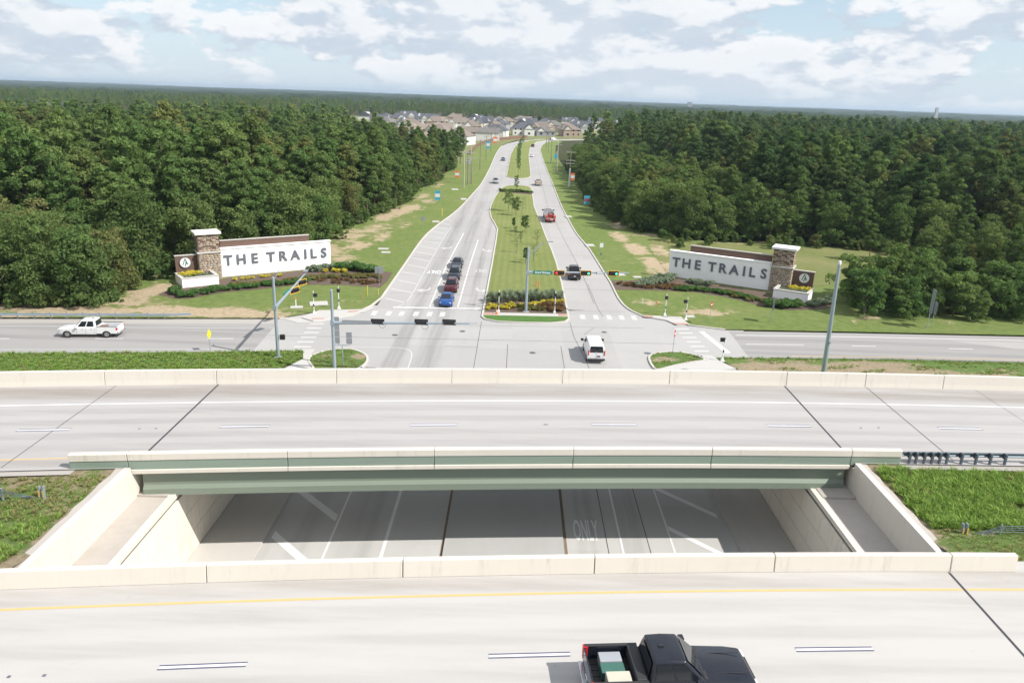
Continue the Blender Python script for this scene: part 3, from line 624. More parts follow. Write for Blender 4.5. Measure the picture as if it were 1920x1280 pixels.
# ------------------------------------------------------------------ abutments
for s, nm in ((-1,'left'),(1,'right')):
    ab = thing('abutment_wall', 'sunlit cream retaining wall of concrete panels on the left of the underpass' if s < 0 else 'shaded cream retaining wall of concrete panels on the right of the underpass', 'wall')
    X = s*19.45 if s < 0 else s*19.15
    obj('backing', MB().box(*sorted((X+s*.10, X+s*2.0)), 10, 57, -.05, 4.72), JOINT, ab)
    # panels in running bond
    pm = {}
    for r in range(3):
        z0, z1 = (0, 1.5) if r == 0 else (1.5*r, min(1.5*(r+1), 4.72))
        y = 10 + (1.5 if r % 2 else 0)
        while y < 57:
            y1 = min(y+3.0, 57)
            m = MB().box(*sorted((X, X+s*.16)), y+.016, y1-.016, z0+.016, z1-.016); obj('wall_panel', m, PANELC, ab); y = y1
        if r % 2: obj('wall_panel', MB().box(*sorted((X, X+s*.16)), 10, 11.484, z0+.016, z1-.016), PANELC, ab)
    obj('coping', MB().box(*sorted((X-s*.04, X+s*.32)), 9.9, 57.1, 4.724, 5.02), CREAM, ab)
    cp = obj('bridge_seat', MB().box(*sorted((X+s*.324, s*21.55)), 10, 57, 4.4, 4.93), BENCH, ab)
    obj('bearing_block', MB().box(*sorted((X+s*.326, s*21.545)), 28.2, 31.0, 4.932, 5.3), BENCH, ab)
    obj('bearing_block', MB().box(*sorted((X+s*.326, s*21.545)), 38.4 + (2.6 if s > 0 else 0), 55.0, 4.932, 5.06), BENCH, ab)
    obj('back_wall', MB().box(*sorted((s*21.56, s*22.1)), 10, 51.0 if s < 0 else 54.6, 0, 6.52), CREAM, ab)
    ya, yb = 29.6+hf(s*21.8), 40.4+hf(s*21.8)
    obj('wing_wall', MB().loft([[(s*21.54,y,6.524),(s*21.9,y,6.524),(s*21.9,y,z),(s*21.54,y,z)] for y, z in ((ya-1.2,6.95),(yb,6.95))]), CREAM, ab)
    m = MB(); m.add([(s*22.0,57.01,-.05),(s*22.0,70,-.05),(s*22.0,70,.05),(s*22.0,57.01,5.0),(s*22.3,57.01,-.05),(s*22.3,70,-.05),(s*22.3,70,.05),(s*22.3,57.01,5.0)],[(0,1,2,3),(4,5,6,7),(0,1,5,4),(1,2,6,5),(2,3,7,6),(3,0,4,7)])
    obj('wing_wall', m, CREAM, ab)
    # concrete mow strip on the wall top
    obj('mow_strip', MB().loft([[(s*21.92,y,6.6),(s*(22.3+.06*math.sin(y*3)+.05*math.sin(y*7.3)),y,6.6),(s*(22.3+.06*math.sin(y*3)+.05*math.sin(y*7.3)),y,6.90),(s*21.92,y,6.92)] for y in [ya-1+(yb-ya+1)*i/14 for i in range(15)]]), BENCH, ab)

# ------------------------------------------------------------------ guardrails and cable barriers
WBEAM = [(.0,-.16),(.05,-.13),(.05,-.08),(.0,-.03),(.0,.03),(.05,.08),(.05,.13),(.0,.16),(-.012,.16),(.038,.12),(.038,.09),(-.012,.04),(-.012,-.04),(.038,-.09),(.038,-.12),(-.012,-.16)]
def guardrail(name, label, path, z, posts, mat, blk=True):
    t = thing(name, label, 'guardrail')
    obj('rail', MB().sweep([(x, y, z+.55) for x, y in path], [(-o, h) for o, h in WBEAM]), mat, t, smooth=40)
    for px, py, ang in posts:
        m = MB().obox((px, py, z+.36), (.10,.16,.78), ang); q = obj('post', m, mat, t)
        m = MB().obox((px+.15*math.sin(ang), py-.15*math.cos(ang), z+.55), (.12,.14,.36), ang); obj('spacer', m, M('dark_spacer_block',(.06,.055,.06),.8,.2,4), q)
    return t
gp = [(-110+i*1.9, 82.2+(i*1.9)*.128-(i*1.9)**2*.00022) for i in range(36)]
gp = [(x, interp([(a, b) for a, b in FF], x)+1.55) for x, _ in gp]
gp = [p for p in gp if p[0] < -43.2]
guardrail('guardrail', 'long galvanised steel guardrail beside the frontage road behind the white pickup', gp + [(-42.2, gp[-1][1]+.2), (-40.4, gp[-1][1]+.75)], .1, [(x, y+.25, .12) for x, y in gp], GALV)
tb = [25.07,25.49,26.02,26.51,27.0,27.46,28.4,29.32,30.25,31.2,33.1,35,36.9,38.8,40.7,42.6,44.5,46.4,48.3]
guardrail('guardrail', 'dark steel guardrail with close set posts joining the right end of the green parapet', [(24.5+i*1.2, 40.88+hf(24.5+i*1.2)) for i in range(21)], 6.86, [(x, 40.62+hf(x), hf(x+.5)-hf(x-.5)+math.pi) for x in tb], GALVB)
obj('mow_strip', hstrip(24.4,60,39.95,40.95,6.815), SHOUL, kind='structure')
obj('gravel_shoulder', hstrip(-60,-24.6,40.0,40.9,6.83), SHOUL, kind='structure')
def cable_barrier(label, x0, y0, s):
    t = thing('cable_barrier', label, 'barrier', (x0, y0, 6.55))
    for dx in (-.11, .11):
        m = MB().loft([[(dx-.03,-.10,0),(dx+.03,-.10,0),(dx+.03,.10,0),(dx-.03,.10,0)],[(dx-.03-s*.08,-.09,.9),(dx+.03-s*.08,-.09,.9),(dx+.03-s*.08,.09,.9),(dx-.03-s*.08,.09,.9)]]); pl = obj('anchor_plate', m, GALV, t)
        for q in range(3): obj('reflector_stripe', MB().obox((dx-s*.045-.0, -.102, .36+q*.13), (.075,.012,.07)), YELP, pl)
    obj('anchor_base', MB().obox((0,0,.02),(.5,.36,.06)), GALV, t)
    obj('footing', MB().prism([(-.5,-.5),(.9,-.55),(1.0,.3),(.2,.5),(-.6,.4)], -.1, .03), CURB, t)
    px = [s*1.9+s*i*3.0 for i in range(12)]
    for i, x in enumerate(px): obj('post', MB().obox((x, .005*x*x*0+hf(x0+x)-hf(x0), .42), (.07,.09,.86)), GALV, t)
    for j, h in enumerate((.45,.58,.70,.80)):
        obj('cable', MB().tube([(s*.05,0,.12)]+[(x, hf(x0+x)-hf(x0)-.06, h) for x in px], .014, 5), GALVB, t)
    obj('rail_plate', MB().loft([[(s*.1,-.06,.1),(s*.1,.06,.1),(s*.1,.06,.15),(s*.1,-.06,.15)],[(s*1.0,-.05,.26),(s*1.0,.05,.26),(s*1.0,.05,.30),(s*1.0,-.05,.30)]]), GALV, t)
    return t
cable_barrier('cable barrier anchor with yellow striped plates in the grass left of the underpass', -24.7, 34.9, -1)
cable_barrier('cable barrier anchor with yellow striped plates in the tall grass right of the underpass', 24.1, 34.4, 1)
# ------------------------------------------------------------------ plants
def leaf_mat(name, c1, c2, trans=.30, odd=(.20,.19,.065), odd_amt=.0):
    t = NT(name); c1, c2 = (tuple(x*1.28 for x in q) for q in (c1, c2))
    r = t.n('ShaderNodeObjectInfo').outputs['Random']; tone = t.attr('tone')[2]
    cc = t.mix(r, c1, c2)
    if odd_amt:                                    # now and then a yellower or greyer tree
        r2 = t.math('FRACT', t.math('MULTIPLY', r, 7.13)); cc = t.mix(t.math('MULTIPLY', t.step(r2, .72, 1.0), odd_amt), cc, odd)
        r3 = t.math('FRACT', t.math('MULTIPLY', r, 17.7)); cc = t.mix(t.math('MULTIPLY', t.step(r3, .6, 1.0), .45), cc, tuple(x*.72 for x in c1))
    k = t.math('ADD', t.math('MULTIPLY', tone, .75), .62)
    x = t.n('ShaderNodeVectorMath', operation='SCALE'); t.put(x.inputs[0], cc); t.put(x.inputs[3], k)
    d = t.n('ShaderNodeBsdfDiffuse'); t.put(d.inputs[0], x.outputs[0])
    y = t.n('ShaderNodeVectorMath', operation='MULTIPLY'); t.put(y.inputs[0], x.outputs[0]); y.inputs[1].default_value = (1.15, 1.25, .7)
    tr = t.n('ShaderNodeBsdfTranslucent'); t.put(tr.inputs[0], y.outputs[0])
    ms = t.n('ShaderNodeMixShader'); ms.inputs[0].default_value = trans
    t.t.links.new(d.outputs[0], ms.inputs[1]); t.t.links.new(tr.outputs[0], ms.inputs[2]); t.t.links.new(ms.outputs[0], t.out.inputs[0])
    return t.m
PINE = leaf_mat('pine_needles', (.080,.132,.042), (.132,.184,.062), .32, odd=(.215,.205,.075), odd_amt=.75)
PINED = leaf_mat('dark_pine_needles', (.052,.092,.036), (.088,.130,.048), .30, (.15,.155,.055), .75)
OAK = leaf_mat('broadleaf_foliage', (.082,.132,.044), (.138,.180,.062), .34, (.21,.185,.08), .7)
LIME = leaf_mat('light_broadleaf_foliage', (.080,.135,.046), (.122,.170,.058), .34)
HEDGE = leaf_mat('hedge_leaves', (.060,.125,.038), (.085,.150,.048))
GREYG = leaf_mat('silver_grass_leaves', (.165,.205,.150), (.20,.235,.17))
YELLOW = leaf_mat('yellow_flowers', (.38,.33,.045), (.48,.41,.06), .2)
OLIVE = leaf_mat('olive_leaves', (.120,.125,.045), (.16,.145,.055))
REDDISH = leaf_mat('reddish_leaves', (.135,.085,.045), (.17,.105,.05))
GRASSM = leaf_mat('grass_blades', (.150,.245,.058), (.225,.315,.080), .35)
GRASSD = leaf_mat('dry_grass_blades', (.20,.205,.085), (.28,.25,.12), .3)
BARK = M('pine_bark', (.125,.085,.062), .95, .3, 3, bump=.03); BARKG = M('grey_bark', (.17,.15,.125), .95, .25, 3, bump=.02)

def np_mesh(name, V, F, mats, tone=None, fmat=None):
    me = bpy.data.meshes.new(name); V = np.asarray(V, np.float32); F = np.asarray(F, np.int32); k = F.shape[1]
    me.vertices.add(len(V)); me.vertices.foreach_set('co', V.ravel())
    me.loops.add(F.size); me.loops.foreach_set('vertex_index', F.ravel())
    me.polygons.add(len(F)); me.polygons.foreach_set('loop_start', np.arange(0, F.size, k, dtype=np.int32))
    me.update(calc_edges=True)
    for m in mats: me.materials.append(m)
    if tone is not None:
        a = me.attributes.new('tone', 'FLOAT', 'FACE'); a.data.foreach_set('value', np.asarray(tone, np.float32))
    if fmat is not None: me.polygons.foreach_set('material_index', np.asarray(fmat, np.int32))
    me.validate(); return me
def unit(a): return a/np.maximum(np.linalg.norm(a, axis=1, keepdims=True), 1e-6)
def leaves(rg, C, Rr, n, size, squash=.8, jit=.65, elong=1.0, under=.25):
    """n leaf quads on each puff (centre, radius): facing outwards with jitter"""
    C = np.repeat(np.asarray(C, float), n, 0); Rr = np.repeat(np.asarray(Rr, float), n)
    d = unit(rg.normal(size=(len(C), 3))); lo = (d[:,2] < -.2) & (rg.random(len(C)) > under); d[lo, 2] *= -1
    rad = Rr*(.55+.5*rg.random(len(C))**.6); P = C + d*rad[:,None]*np.array([1,1,squash])
    nn = unit(d + rg.normal(size=d.shape)*jit); a = unit(np.cross(nn, rg.normal(size=d.shape))); b = np.cross(nn, a)
    s = size*(.65+.7*rg.random(len(C)))[:,None]
    V = np.stack([P-a*s*elong, P+b*s*.55, P+a*s*elong, P-b*s*.55], 1).reshape(-1,3)
    F = np.arange(len(V)).reshape(-1,4)
    puff = np.repeat(rg.random(len(C)//n), n)
    tone = .40*puff + .42*rg.random(len(C)) + .1
    return V, F, tone
def limbs(rg, segs, mat):
    mb = MB()
    for path, r0, r1 in segs:
        k = len(path); mb.tube(path, [r0+(r1-r0)*i/(k-1) for i in range(k)], 6 if r0 > .12 else 4, False)
    return mb
def make_tree(seed, kind, lod=0):
    rg = np.random.default_rng(seed); segs = []; C = []; Rr = []
    if kind in ('pine', 'dark_pine'):
        h = rg.uniform(14.8, 18.8); base = h*rg.uniform(.20,.50); Rm = rg.uniform(2.1, 4.1)
        lean = rg.normal(size=2)*.35; tr = [(lean[0]*t*t, lean[1]*t*t, h*t*.97) for t in np.linspace(0,1,7)]
        segs.append((tr, .24, .04)); nl = 28 if lod == 0 else 16
        for i in range(nl):
            t = ((i+.5)/nl)**.9; z = base+(h-base)*t; az = i*2.4+rg.normal()*.3
            Rt = Rm*(.30+.70*math.sin(math.pi*(.22+.74*t))**.8)*(1-t**5)*rg.uniform(.55,1.18)+.15
            c0 = np.array([lean[0]*(z/h)**2, lean[1]*(z/h)**2, z-.2]); d = np.array([math.cos(az), math.sin(az), .0])
            tip = c0+d*Rt+np.array([0,0,Rt*.22+.2]); segs.append(([tuple(c0), tuple(c0+d*Rt*.5+(0,0,.05)), tuple(tip)], .06, .02))
            for q in ((.55,.95),(1.0,1.05)) if lod == 0 else ((.8,1.3),):
                if Rt > 1.0 or q[0] > .7:
                    C.append(c0+(tip-c0)*q[0]+rg.normal(size=3)*.3); Rr.append(rg.uniform(.70,1.25)*q[1]*(.78+.22*(1-t)))
        C.append(np.array([lean[0],lean[1],h-.3])); Rr.append(.7)
        if lod == 0: V, F, T = leaves(rg, C, Rr, 150, .20, .70, .62, 1.5)
        else: V, F, T = leaves(rg, C, Rr, 34, .42, .75, .6, 1.2)
        lm, bm = (PINE if kind == 'pine' else PINED), BARK
    else:
        h = {'oak': rg.uniform(8.5,12), 'lime': rg.uniform(6,8.5), 'bush': rg.uniform(2.2,3.6)}[kind]
        Rm = h*{'oak':.30,'lime':.40,'bush':.50}[kind]; segs.append(([(0,0,0),(.1,.05,h*.35),(.0,.1,h*.8)], .16 if h > 5 else .06, .04))
        npf = {'oak':70,'lime':60,'bush':22}[kind]
        ph = rg.uniform(0, 6.28, 4); top = rg.uniform(.80, 1.0, 8)
        for i in range(npf):
            z = rg.uniform(.08,.97); az = rg.uniform(0,6.283); lobe = .72+.20*math.sin(2*az+ph[0])+.16*math.sin(3*az+ph[1]+z*3)+.12*math.sin(5*az+ph[2]+z*6)
            z *= top[int(az/6.2832*8) % 8]; rr = math.sqrt(max(.03, 1-abs((z-.40)/.62)**2.0))*Rm*lobe*1.2*rg.uniform(.35,1.12)
            c = np.array([math.cos(az)*rr, math.sin(az)*rr, z*h]); C.append(c); Rr.append(rg.uniform(.055,.145)*h if h > 5 else rg.uniform(.3,.6))
            if i % 3 == 0: segs.append(([(0,0,max(.3,z*h*.6)), tuple(c)], .05, .015))
        if lod == 0: V, F, T = leaves(rg, C, Rr, 130 if h > 5 else 110, .17 if h > 5 else .12, .8, .75, 1.2)
        else: V, F, T = leaves(rg, C, Rr, 40, .38, .85, .7, 1.0)
        lm, bm = {'oak':OAK,'lime':LIME,'bush':OAK}[kind], BARKG
    nm = {'pine':'pine','dark_pine':'pine','oak':'broadleaf','lime':'broadleaf','bush':'bush'}[kind]
    crown = np_mesh(nm+'_crown', V, F, [lm], T)
    tm = limbs(rg, segs, bm); trunk = mesh_of(nm+'_trunk', tm, bm, 60)
    return crown, trunk, float(h)
def joined(crown, trunk, name):
    nv = len(crown.vertices); V = np.empty(nv*3, np.float32); crown.vertices.foreach_get('co', V)
    lv = np.empty(len(crown.loops), np.int32); crown.loops.foreach_get('vertex_index', lv); F = lv.reshape(-1,4)
    tv = np.array([v.co[:] for v in trunk.vertices], np.float32); tf = np.array([p.vertices[:] for p in trunk.polygons], np.int32)
    tone = np.empty(len(F), np.float32); crown.attributes['tone'].data.foreach_get('value', tone)
    me = np_mesh(name, np.vstack([V.reshape(-1,3), tv]), np.vstack([F, tf+nv]), [crown.materials[0], trunk.materials[0]], np.concatenate([tone, np.zeros(len(tf))]), np.concatenate([np.zeros(len(F)), np.ones(len(tf))]))
    return me
TREES = {k: [make_tree(100+37*i+hash(k)%1 + 11*len(k), k) for i in range(n)] for k, n in (('pine',8),('dark_pine',6),('oak',6),('lime',4),('bush',3))}
LOD = {k: [make_tree(900+31*i+7*len(k), k, 1) for i in range(3)] for k in ('pine','dark_pine','oak')}

def scatter(name, pts, rz, sc, ix, protos, label, cat, kind='stuff'):
    """one object: instances of the prototype meshes on a cloud of points"""
    pc = bpy.data.collections.new(name+'_prototypes')
    for i, me in enumerate(protos):
        o = bpy.data.objects.new('%02d_%s' % (i, name), me); pc.objects.link(o)
    me = bpy.data.meshes.new(name); pts = np.asarray(pts, np.float32); me.vertices.add(len(pts)); me.vertices.foreach_set('co', pts.ravel())
    for nm, ty, dat in (('rz','FLOAT',rz),('sc','FLOAT',sc),('ix','INT',ix)):
        a = me.attributes.new(nm, ty, 'POINT'); a.data.foreach_set('value', np.asarray(dat, np.int32 if ty == 'INT' else np.float32))
    o = bpy.data.objects.new(name, me); col.objects.link(o); tag(o, label, cat, None, kind)
    ng = bpy.data.node_groups.new(name+'_scatter', 'GeometryNodeTree')
    ng.interface.new_socket('Geometry', in_out='INPUT', socket_type='NodeSocketGeometry'); ng.interface.new_socket('Geometry', in_out='OUTPUT', socket_type='NodeSocketGeometry')
    gi = ng.nodes.new('NodeGroupInput'); go = ng.nodes.new('NodeGroupOutput')
    ci = ng.nodes.new('GeometryNodeCollectionInfo'); ci.inputs['Collection'].default_value = pc; ci.inputs['Separate Children'].default_value = True; ci.inputs['Reset Children'].default_value = True
    ip = ng.nodes.new('GeometryNodeInstanceOnPoints'); ip.inputs['Pick Instance'].default_value = True
    def na(n, t): x = ng.nodes.new('GeometryNodeInputNamedAttribute'); x.data_type = t; x.inputs['Name'].default_value = n; return x.outputs['Attribute']
    cb = ng.nodes.new('ShaderNodeCombineXYZ'); L = ng.links.new
    L(na('rz','FLOAT'), cb.inputs[2]); L(gi.outputs[0], ip.inputs['Points']); L(ci.outputs[0], ip.inputs['Instance'])
    L(na('ix','INT'), ip.inputs['Instance Index']); L(cb.outputs[0], ip.inputs['Rotation']); L(na('sc','FLOAT'), ip.inputs['Scale']); L(ip.outputs[0], go.inputs[0])
    md = o.modifiers.new('scatter', 'NODES'); md.node_group = ng
    return o

# ------------------------------------------------------------------ the forests
LEDGE = [(92,-54),(98,-53),(106,-54),(112,-52),(118,-48),(125,-42),(132,-38),(143,-35.5),(158,-36),(169,-34.5),(178,-32.5),(197,-30),(240,-29),(265,-26.5),(300,-24),(348,-23)]
REDGE = [(146,100),(150,90),(153.5,72),(156,64),(158,50),(159.5,41),(162,34.5),(167,28.8),(178,24.5),(194,22.2),(209,22),(263,22),(300,21.5),(370,23)]
def left_in(x, y):
    if y < 92 + min(0,(x+60))*.10: return False
    if x > interp(LEDGE, y): return False
    return y < min(325+1.7*(-22-x), 500 if x > -130 else 500-(-130-x)*.8)
def right_in(x, y):
    if y < 146:
        return x > 66 and y > 116 + max(0, 92-x)*.9
    if x < interp(REDGE, y): return False
    return y < 300+(x-20)*4.2
def far_in(x, y):
    if y < 560: return False
    cx = x/y
    if y < 960 and -.24 < cx < .165: return False          # the housing estate
    if x < 0: return y > 900 or (cx < -.30 and y > 800)
    return True
rg = np.random.default_rng(5)
cand = []
def fill(x0f, x1f, y0, y1, s0, inside):
    y = y0
    while y < y1:
        s = s0*(1+max(0, y-250)/420); x = x0f(y)
        while x < x1f(y):
            px, py = x+rg.uniform(-.42,.42)*s, y+rg.uniform(-.42,.42)*s
            if inside(px, py): cand.append((px, py))
            x += s
        y += s
fill(lambda y: -.82*y-25, lambda y: -20, 70, 500, 5.0, left_in)
fill(lambda y: 15, lambda y: .82*y+25, 112, 700, 5.0, right_in)
nn0 = len(cand)
fill(lambda y: -.80*y, lambda y: .80*y, 700, 1500, 5.2, lambda x, y: far_in(x, y) and not (right_in(x, y) and y < 700))
print('trees', nn0, len(cand))
cand = np.array(cand)
# young tree belt: lower towards the road on the right
def tree_pick(x, y):
    right = x > 0
    edge = (x > interp(LEDGE, y)-5) if not right else (x < interp(REDGE, y)+9 and y > 150)
    front = (not right) and (y < 112 or (y < 150 and x > interp(LEDGE, y)-7))
    r = rg.random()
    if front: return ('oak' if r < .72 else 'pine'), rg.uniform(.8,1.2)
    if not right and y > 185: return ('oak' if r < .2 else 'pine'), rg.uniform(.68,1.10)*(.80+.22*min(1,max(0,(-45-x)/60)))
    if right and y < 330 and x < interp(REDGE, y)+30: return ('oak' if r < .45 else 'pine'), (rg.uniform(.8,1.15) if r < .45 else rg.uniform(.50,.80))*(.85+.15*min(1,(x-interp(REDGE, y))/20))
    if r < .13: return 'oak', rg.uniform(.9,1.25)
    return ('dark_pine' if (right and rg.random() < .75) else 'pine'), .66+.58*rg.random()**1.25
near, rest = [], []
under = []
def band(n, f):
    for _ in range(n):
        x, y = f(); under.append((x, y, 'oak', rg.uniform(.62,1.12)))
band(44, lambda: (lambda x: (x, 92.5+min(0,(x+60))*.1+rg.uniform(0,9)))(rg.uniform(-96,-54.5)))
band(22, lambda: (lambda y: (interp(LEDGE, y)-rg.uniform(0,6), y))(rg.uniform(98,140)))
band(34, lambda: (lambda y: (interp(LEDGE, y)-rg.uniform(1,9), y))(rg.uniform(140,320)))
band(60, lambda: (lambda y: (interp(REDGE, y)+rg.uniform(0,9), y))(rg.uniform(157,330)))
band(34, lambda: (lambda x: (x, 160+rg.uniform(-1,9)+max(0,x-80)*-.1))(rg.uniform(34,100)))
for i, (x, y) in enumerate(cand):
    if y > 700: rest.append((x, y, 'pine' if rg.random() < .8 else 'oak', rg.uniform(.62,1.02))); continue
    k, s = tree_pick(x, y)
    (near if y < 700 else rest).append((x, y, k, s))
near.sort(key=lambda q: q[1] + .25*abs(q[0]))
inview = [q for q in near if abs(q[0]) < .70*q[1]+4]; outv = [q for q in near if abs(q[0]) >= .70*q[1]+4]
pines = [q for q in inview if 'pine' in q[2]]; oaks = [q for q in inview if q[2] == 'oak']
under = [(float(a), float(b_), k_, float(s_)) for a, b_, k_, s_ in under]; solo = pines[:290] + oaks[:90] + under; sset = set(solo)
rest += [q for q in near if q not in sset]
proto_cache = {}
def plant(kind, i, loc, rz, s, name, label, cat, group):
    crown, trunk, h = TREES[kind][i % len(TREES[kind])]
    t = thing(name, label, cat, loc, rz, group); t.scale = (s, s, s*rg.uniform(.94,1.06))
    obj('trunk', trunk, None, t); obj('crown', crown, None, t); return t
U1 = ['','first','second','third','fourth','fifth','sixth','seventh','eighth','ninth','tenth','eleventh','twelfth','thirteenth','fourteenth','fifteenth','sixteenth','seventeenth','eighteenth','nineteenth']
TN = ['','','twent','thirt','fort','fift','sixt','sevent','eight','ninet']
def ordw(n): return U1[n] if n < 20 else (TN[n//10]+'ieth' if n % 10 == 0 else TN[n//10]+'y-'+U1[n % 10])
edge_l = [q for q in solo if q[0] < 0 and q[1] > 128 and q[0] > interp(LEDGE, q[1])-4.6]; edge_r = [q for q in solo if q[0] > 0 and q[1] > 150 and q[0] < interp(REDGE, q[1])+4.6]
front_l = sorted([q for q in solo if q[0] < 0 and q[1] < 99], key=lambda q: q[0])
own = {}
for lst, txt in ((sorted(edge_l, key=lambda q: q[1]), '{} tree up the road along the left forest edge, a {}'), (sorted(edge_r, key=lambda q: q[1]), '{} tree up the road along the right forest edge, a {}'), (front_l, '{} from the left in the front row of the left forest, a {}')):
    for n_, q in enumerate(lst): own[q] = txt.format(ordw(n_+1), 'pine' if 'pine' in q[2] else 'leafy broadleaf tree')
for q in solo:
    x, y, k, s = q; side = 'left' if x < 0 else 'right'
    if q in own:
        pn = 'pine' in k; plant(k, int(rg.integers(24)), (x, y, -.05), rg.uniform(0,6.28), s, 'pine_tree' if pn else 'broadleaf_tree', own[q], 'tree', ('pines' if pn else 'broadleaf trees')+f' of the {side} forest'); continue
    if 'pine' in k: plant(k, int(rg.integers(24)), (x, y, -.05), rg.uniform(0,6.28), s, 'pine_tree', f'green pine growing among the trees of the {side} forest', 'tree', f'pines of the {side} forest')
    else: plant(k, int(rg.integers(24)), (x, y, -.05), rg.uniform(0,6.28), s, 'broadleaf_tree', f'leafy green broadleaf tree growing among the pines of the {side} forest', 'tree', f'broadleaf trees of the {side} forest')
# shrubs and low trees along the right frontage verge
for i, (x, y, s, k) in enumerate([(50,103,1.0,'lime'),(53.5,106,1.12,'lime'),(56.5,103.5,.95,'lime'),(59.5,105.5,1.15,'lime'),(63,103.5,1.0,'lime'),(66,106,1.2,'lime'),(69.5,104,.9,'lime'),(73,105,1.0,'lime'),(76.5,106,1.0,'lime'),(80,105,.85,'lime'),(52,111,1.15,'lime'),(57,111,1.3,'lime'),(62,112,1.25,'lime'),(68,112,1.35,'lime'),(75,112,1.2,'lime'),(82,111,1.1,'lime'),(88,109,.95,'lime'),(94,108,1.0,'lime'),(54.5,101.5,.6,'lime'),(65,101.6,.6,'lime'),(71.5,102,.55,'lime'),(79,102.5,.6,'lime'),(86,104,.75,'lime')]):
    plant(k, i*3+1, (x, y, .08), i*1.7, s*.92, 'broadleaf_tree', ordw(i+1)+(' bushy light green tree from the left in the front of the right thicket' if i < 10 else ' of the light green trees deeper in the right thicket'), 'tree', 'trees of the thicket on the right')
# undergrowth along the left forest edge
for i in range(58):
    if i < 30: x = -56-i*1.15+rg.uniform(-.6,.6); y = 92.2+(x+60)*.1*(x < -60)+rg.uniform(-.3,2.5)
    else: yy = 96+(i-30)*6.2; x = interp(LEDGE, yy)+rg.uniform(-1.2,1.2); y = yy
    plant('bush', i, (x, y, .0), i*2.1, rg.uniform(.7,1.25), 'forest_bush', (ordw(i+1)+' low bush leftwards along the front of the left forest') if i < 30 else ordw(i-29)+' low bush up the road along the left forest edge', 'bush', 'bushes along the left forest edge')
for i in range(40):
    yy = 150+i*4.2; x = interp(REDGE, yy)-rg.uniform(0,1.0)
    plant('bush', i+1, (x, yy, 0), i*1.3, rg.uniform(.7,1.3), 'forest_bush', ordw(i+1)+' low bush up the road along the right forest edge', 'bush', 'bushes along the right forest edge')
for i in range(34):
    x = rg.uniform(30, 92); y = 157.5-(x > 64)*(x-64)*.16-rg.uniform(.5,9)*rg.random()**.7
    plant('bush', i+2, (x, y, .1), i*1.9, rg.uniform(.45,.95), 'meadow_bush', ordw(i+1)+' scrub bush in the rough meadow behind the right sign', 'bush', 'scrub bushes behind the right sign')
# a leafless grey snag at the far left
def snag(x, y, h, label):
    segs = [([(0,0,0),(.1,0,h*.5),(.2,.1,h)], .14, .02)]
    for i in range(16):
        z = h*(.35+.04*i); a = i*2.4; L = (1-i/18)*2.2+.3; segs.append(([(.1,0,z),(.1+math.cos(a)*L*.6,math.sin(a)*L*.6,z+L*.3),(.1+math.cos(a)*L,math.sin(a)*L,z+L*.75)], .04, .01))
    t = thing('dead_tree', label, 'tree', (x, y, 0)); obj('trunk', limbs(rg, segs, None), M('bleached_wood', (.34,.31,.28), .9, .15, 3), t); return t
snag(-66.5, 91.0, 8.0, 'bare grey dead tree at the left edge of the forest')
# the rest of the forest as one mass, farther ones with simpler crowns
P, RZ, SC, IX = [], [], [], []; protos = []; index = {}
for k in ('pine','dark_pine','oak'):
    for i, (c, t, h) in enumerate(TREES[k]): index[(k,0,i)] = len(protos); protos.append(joined(c, t, 'forest_tree'))
    for i, (c, t, h) in enumerate(LOD[k]): index[(k,1,i)] = len(protos); protos.append(joined(c, t, 'forest_tree'))
for x, y, k, s in rest:
    lod = 0 if y < 330 else 1; n = len(TREES[k]) if lod == 0 else len(LOD[k])
    P.append((x, y, -.05)); RZ.append(rg.uniform(0,6.28)); SC.append(s*(1 if lod == 0 else 1.05)); IX.append(index[(k,lod,int(rg.integers(n)))])
scatter('pine_forest', P, RZ, SC, IX, protos, 'dense mass of pine forest reaching back behind the edge trees', 'forest')
# canopy of the forest far beyond, down to the horizon
V = []; F = []; rows = []
yy = 1380.0; W = 150
while yy < 13500: rows.append(yy); yy *= 1.028
for j, y in enumerate(rows):
    for i in range(W+1):
        x = (-1+2*i/W)*(.85*y+200)
        z = 12.6+rg.uniform(-2.2,2.2)+(5 if rg.random() < .06 else 0)+2.2*math.sin(x*.0021+y*.0007)+2.0*math.sin(y*.0013+x*.0004+1)+min(9,(y-1380)*.0011)
        if j == 0: z = 2
        V.append((x, y, z))
for j in range(len(rows)-1):
    for i in range(W): a = j*(W+1)+i; F.append((a, a+1, a+W+2, a+W+1))
t = NT('distant_canopy')
nz = t.noise(.035, 6, .7); n2 = t.noise(.0022, 4, .6)
cc = t.mix(t.step(nz, .3, .72), (.018,.032,.016), (.042,.062,.028)); cc = t.mix(t.math('MULTIPLY', t.step(n2, .55, .75), .35), cc, (.06,.08,.035))
t.bsdf(cc, .95, 0, t.bump(nz, 1.0, 6.0), 0, .05)
obj('distant_forest', np_mesh('distant_forest', V, F, [t.m]), None, None, 'dark green distant forest stretching to the horizon', 'forest', None, 'stuff')

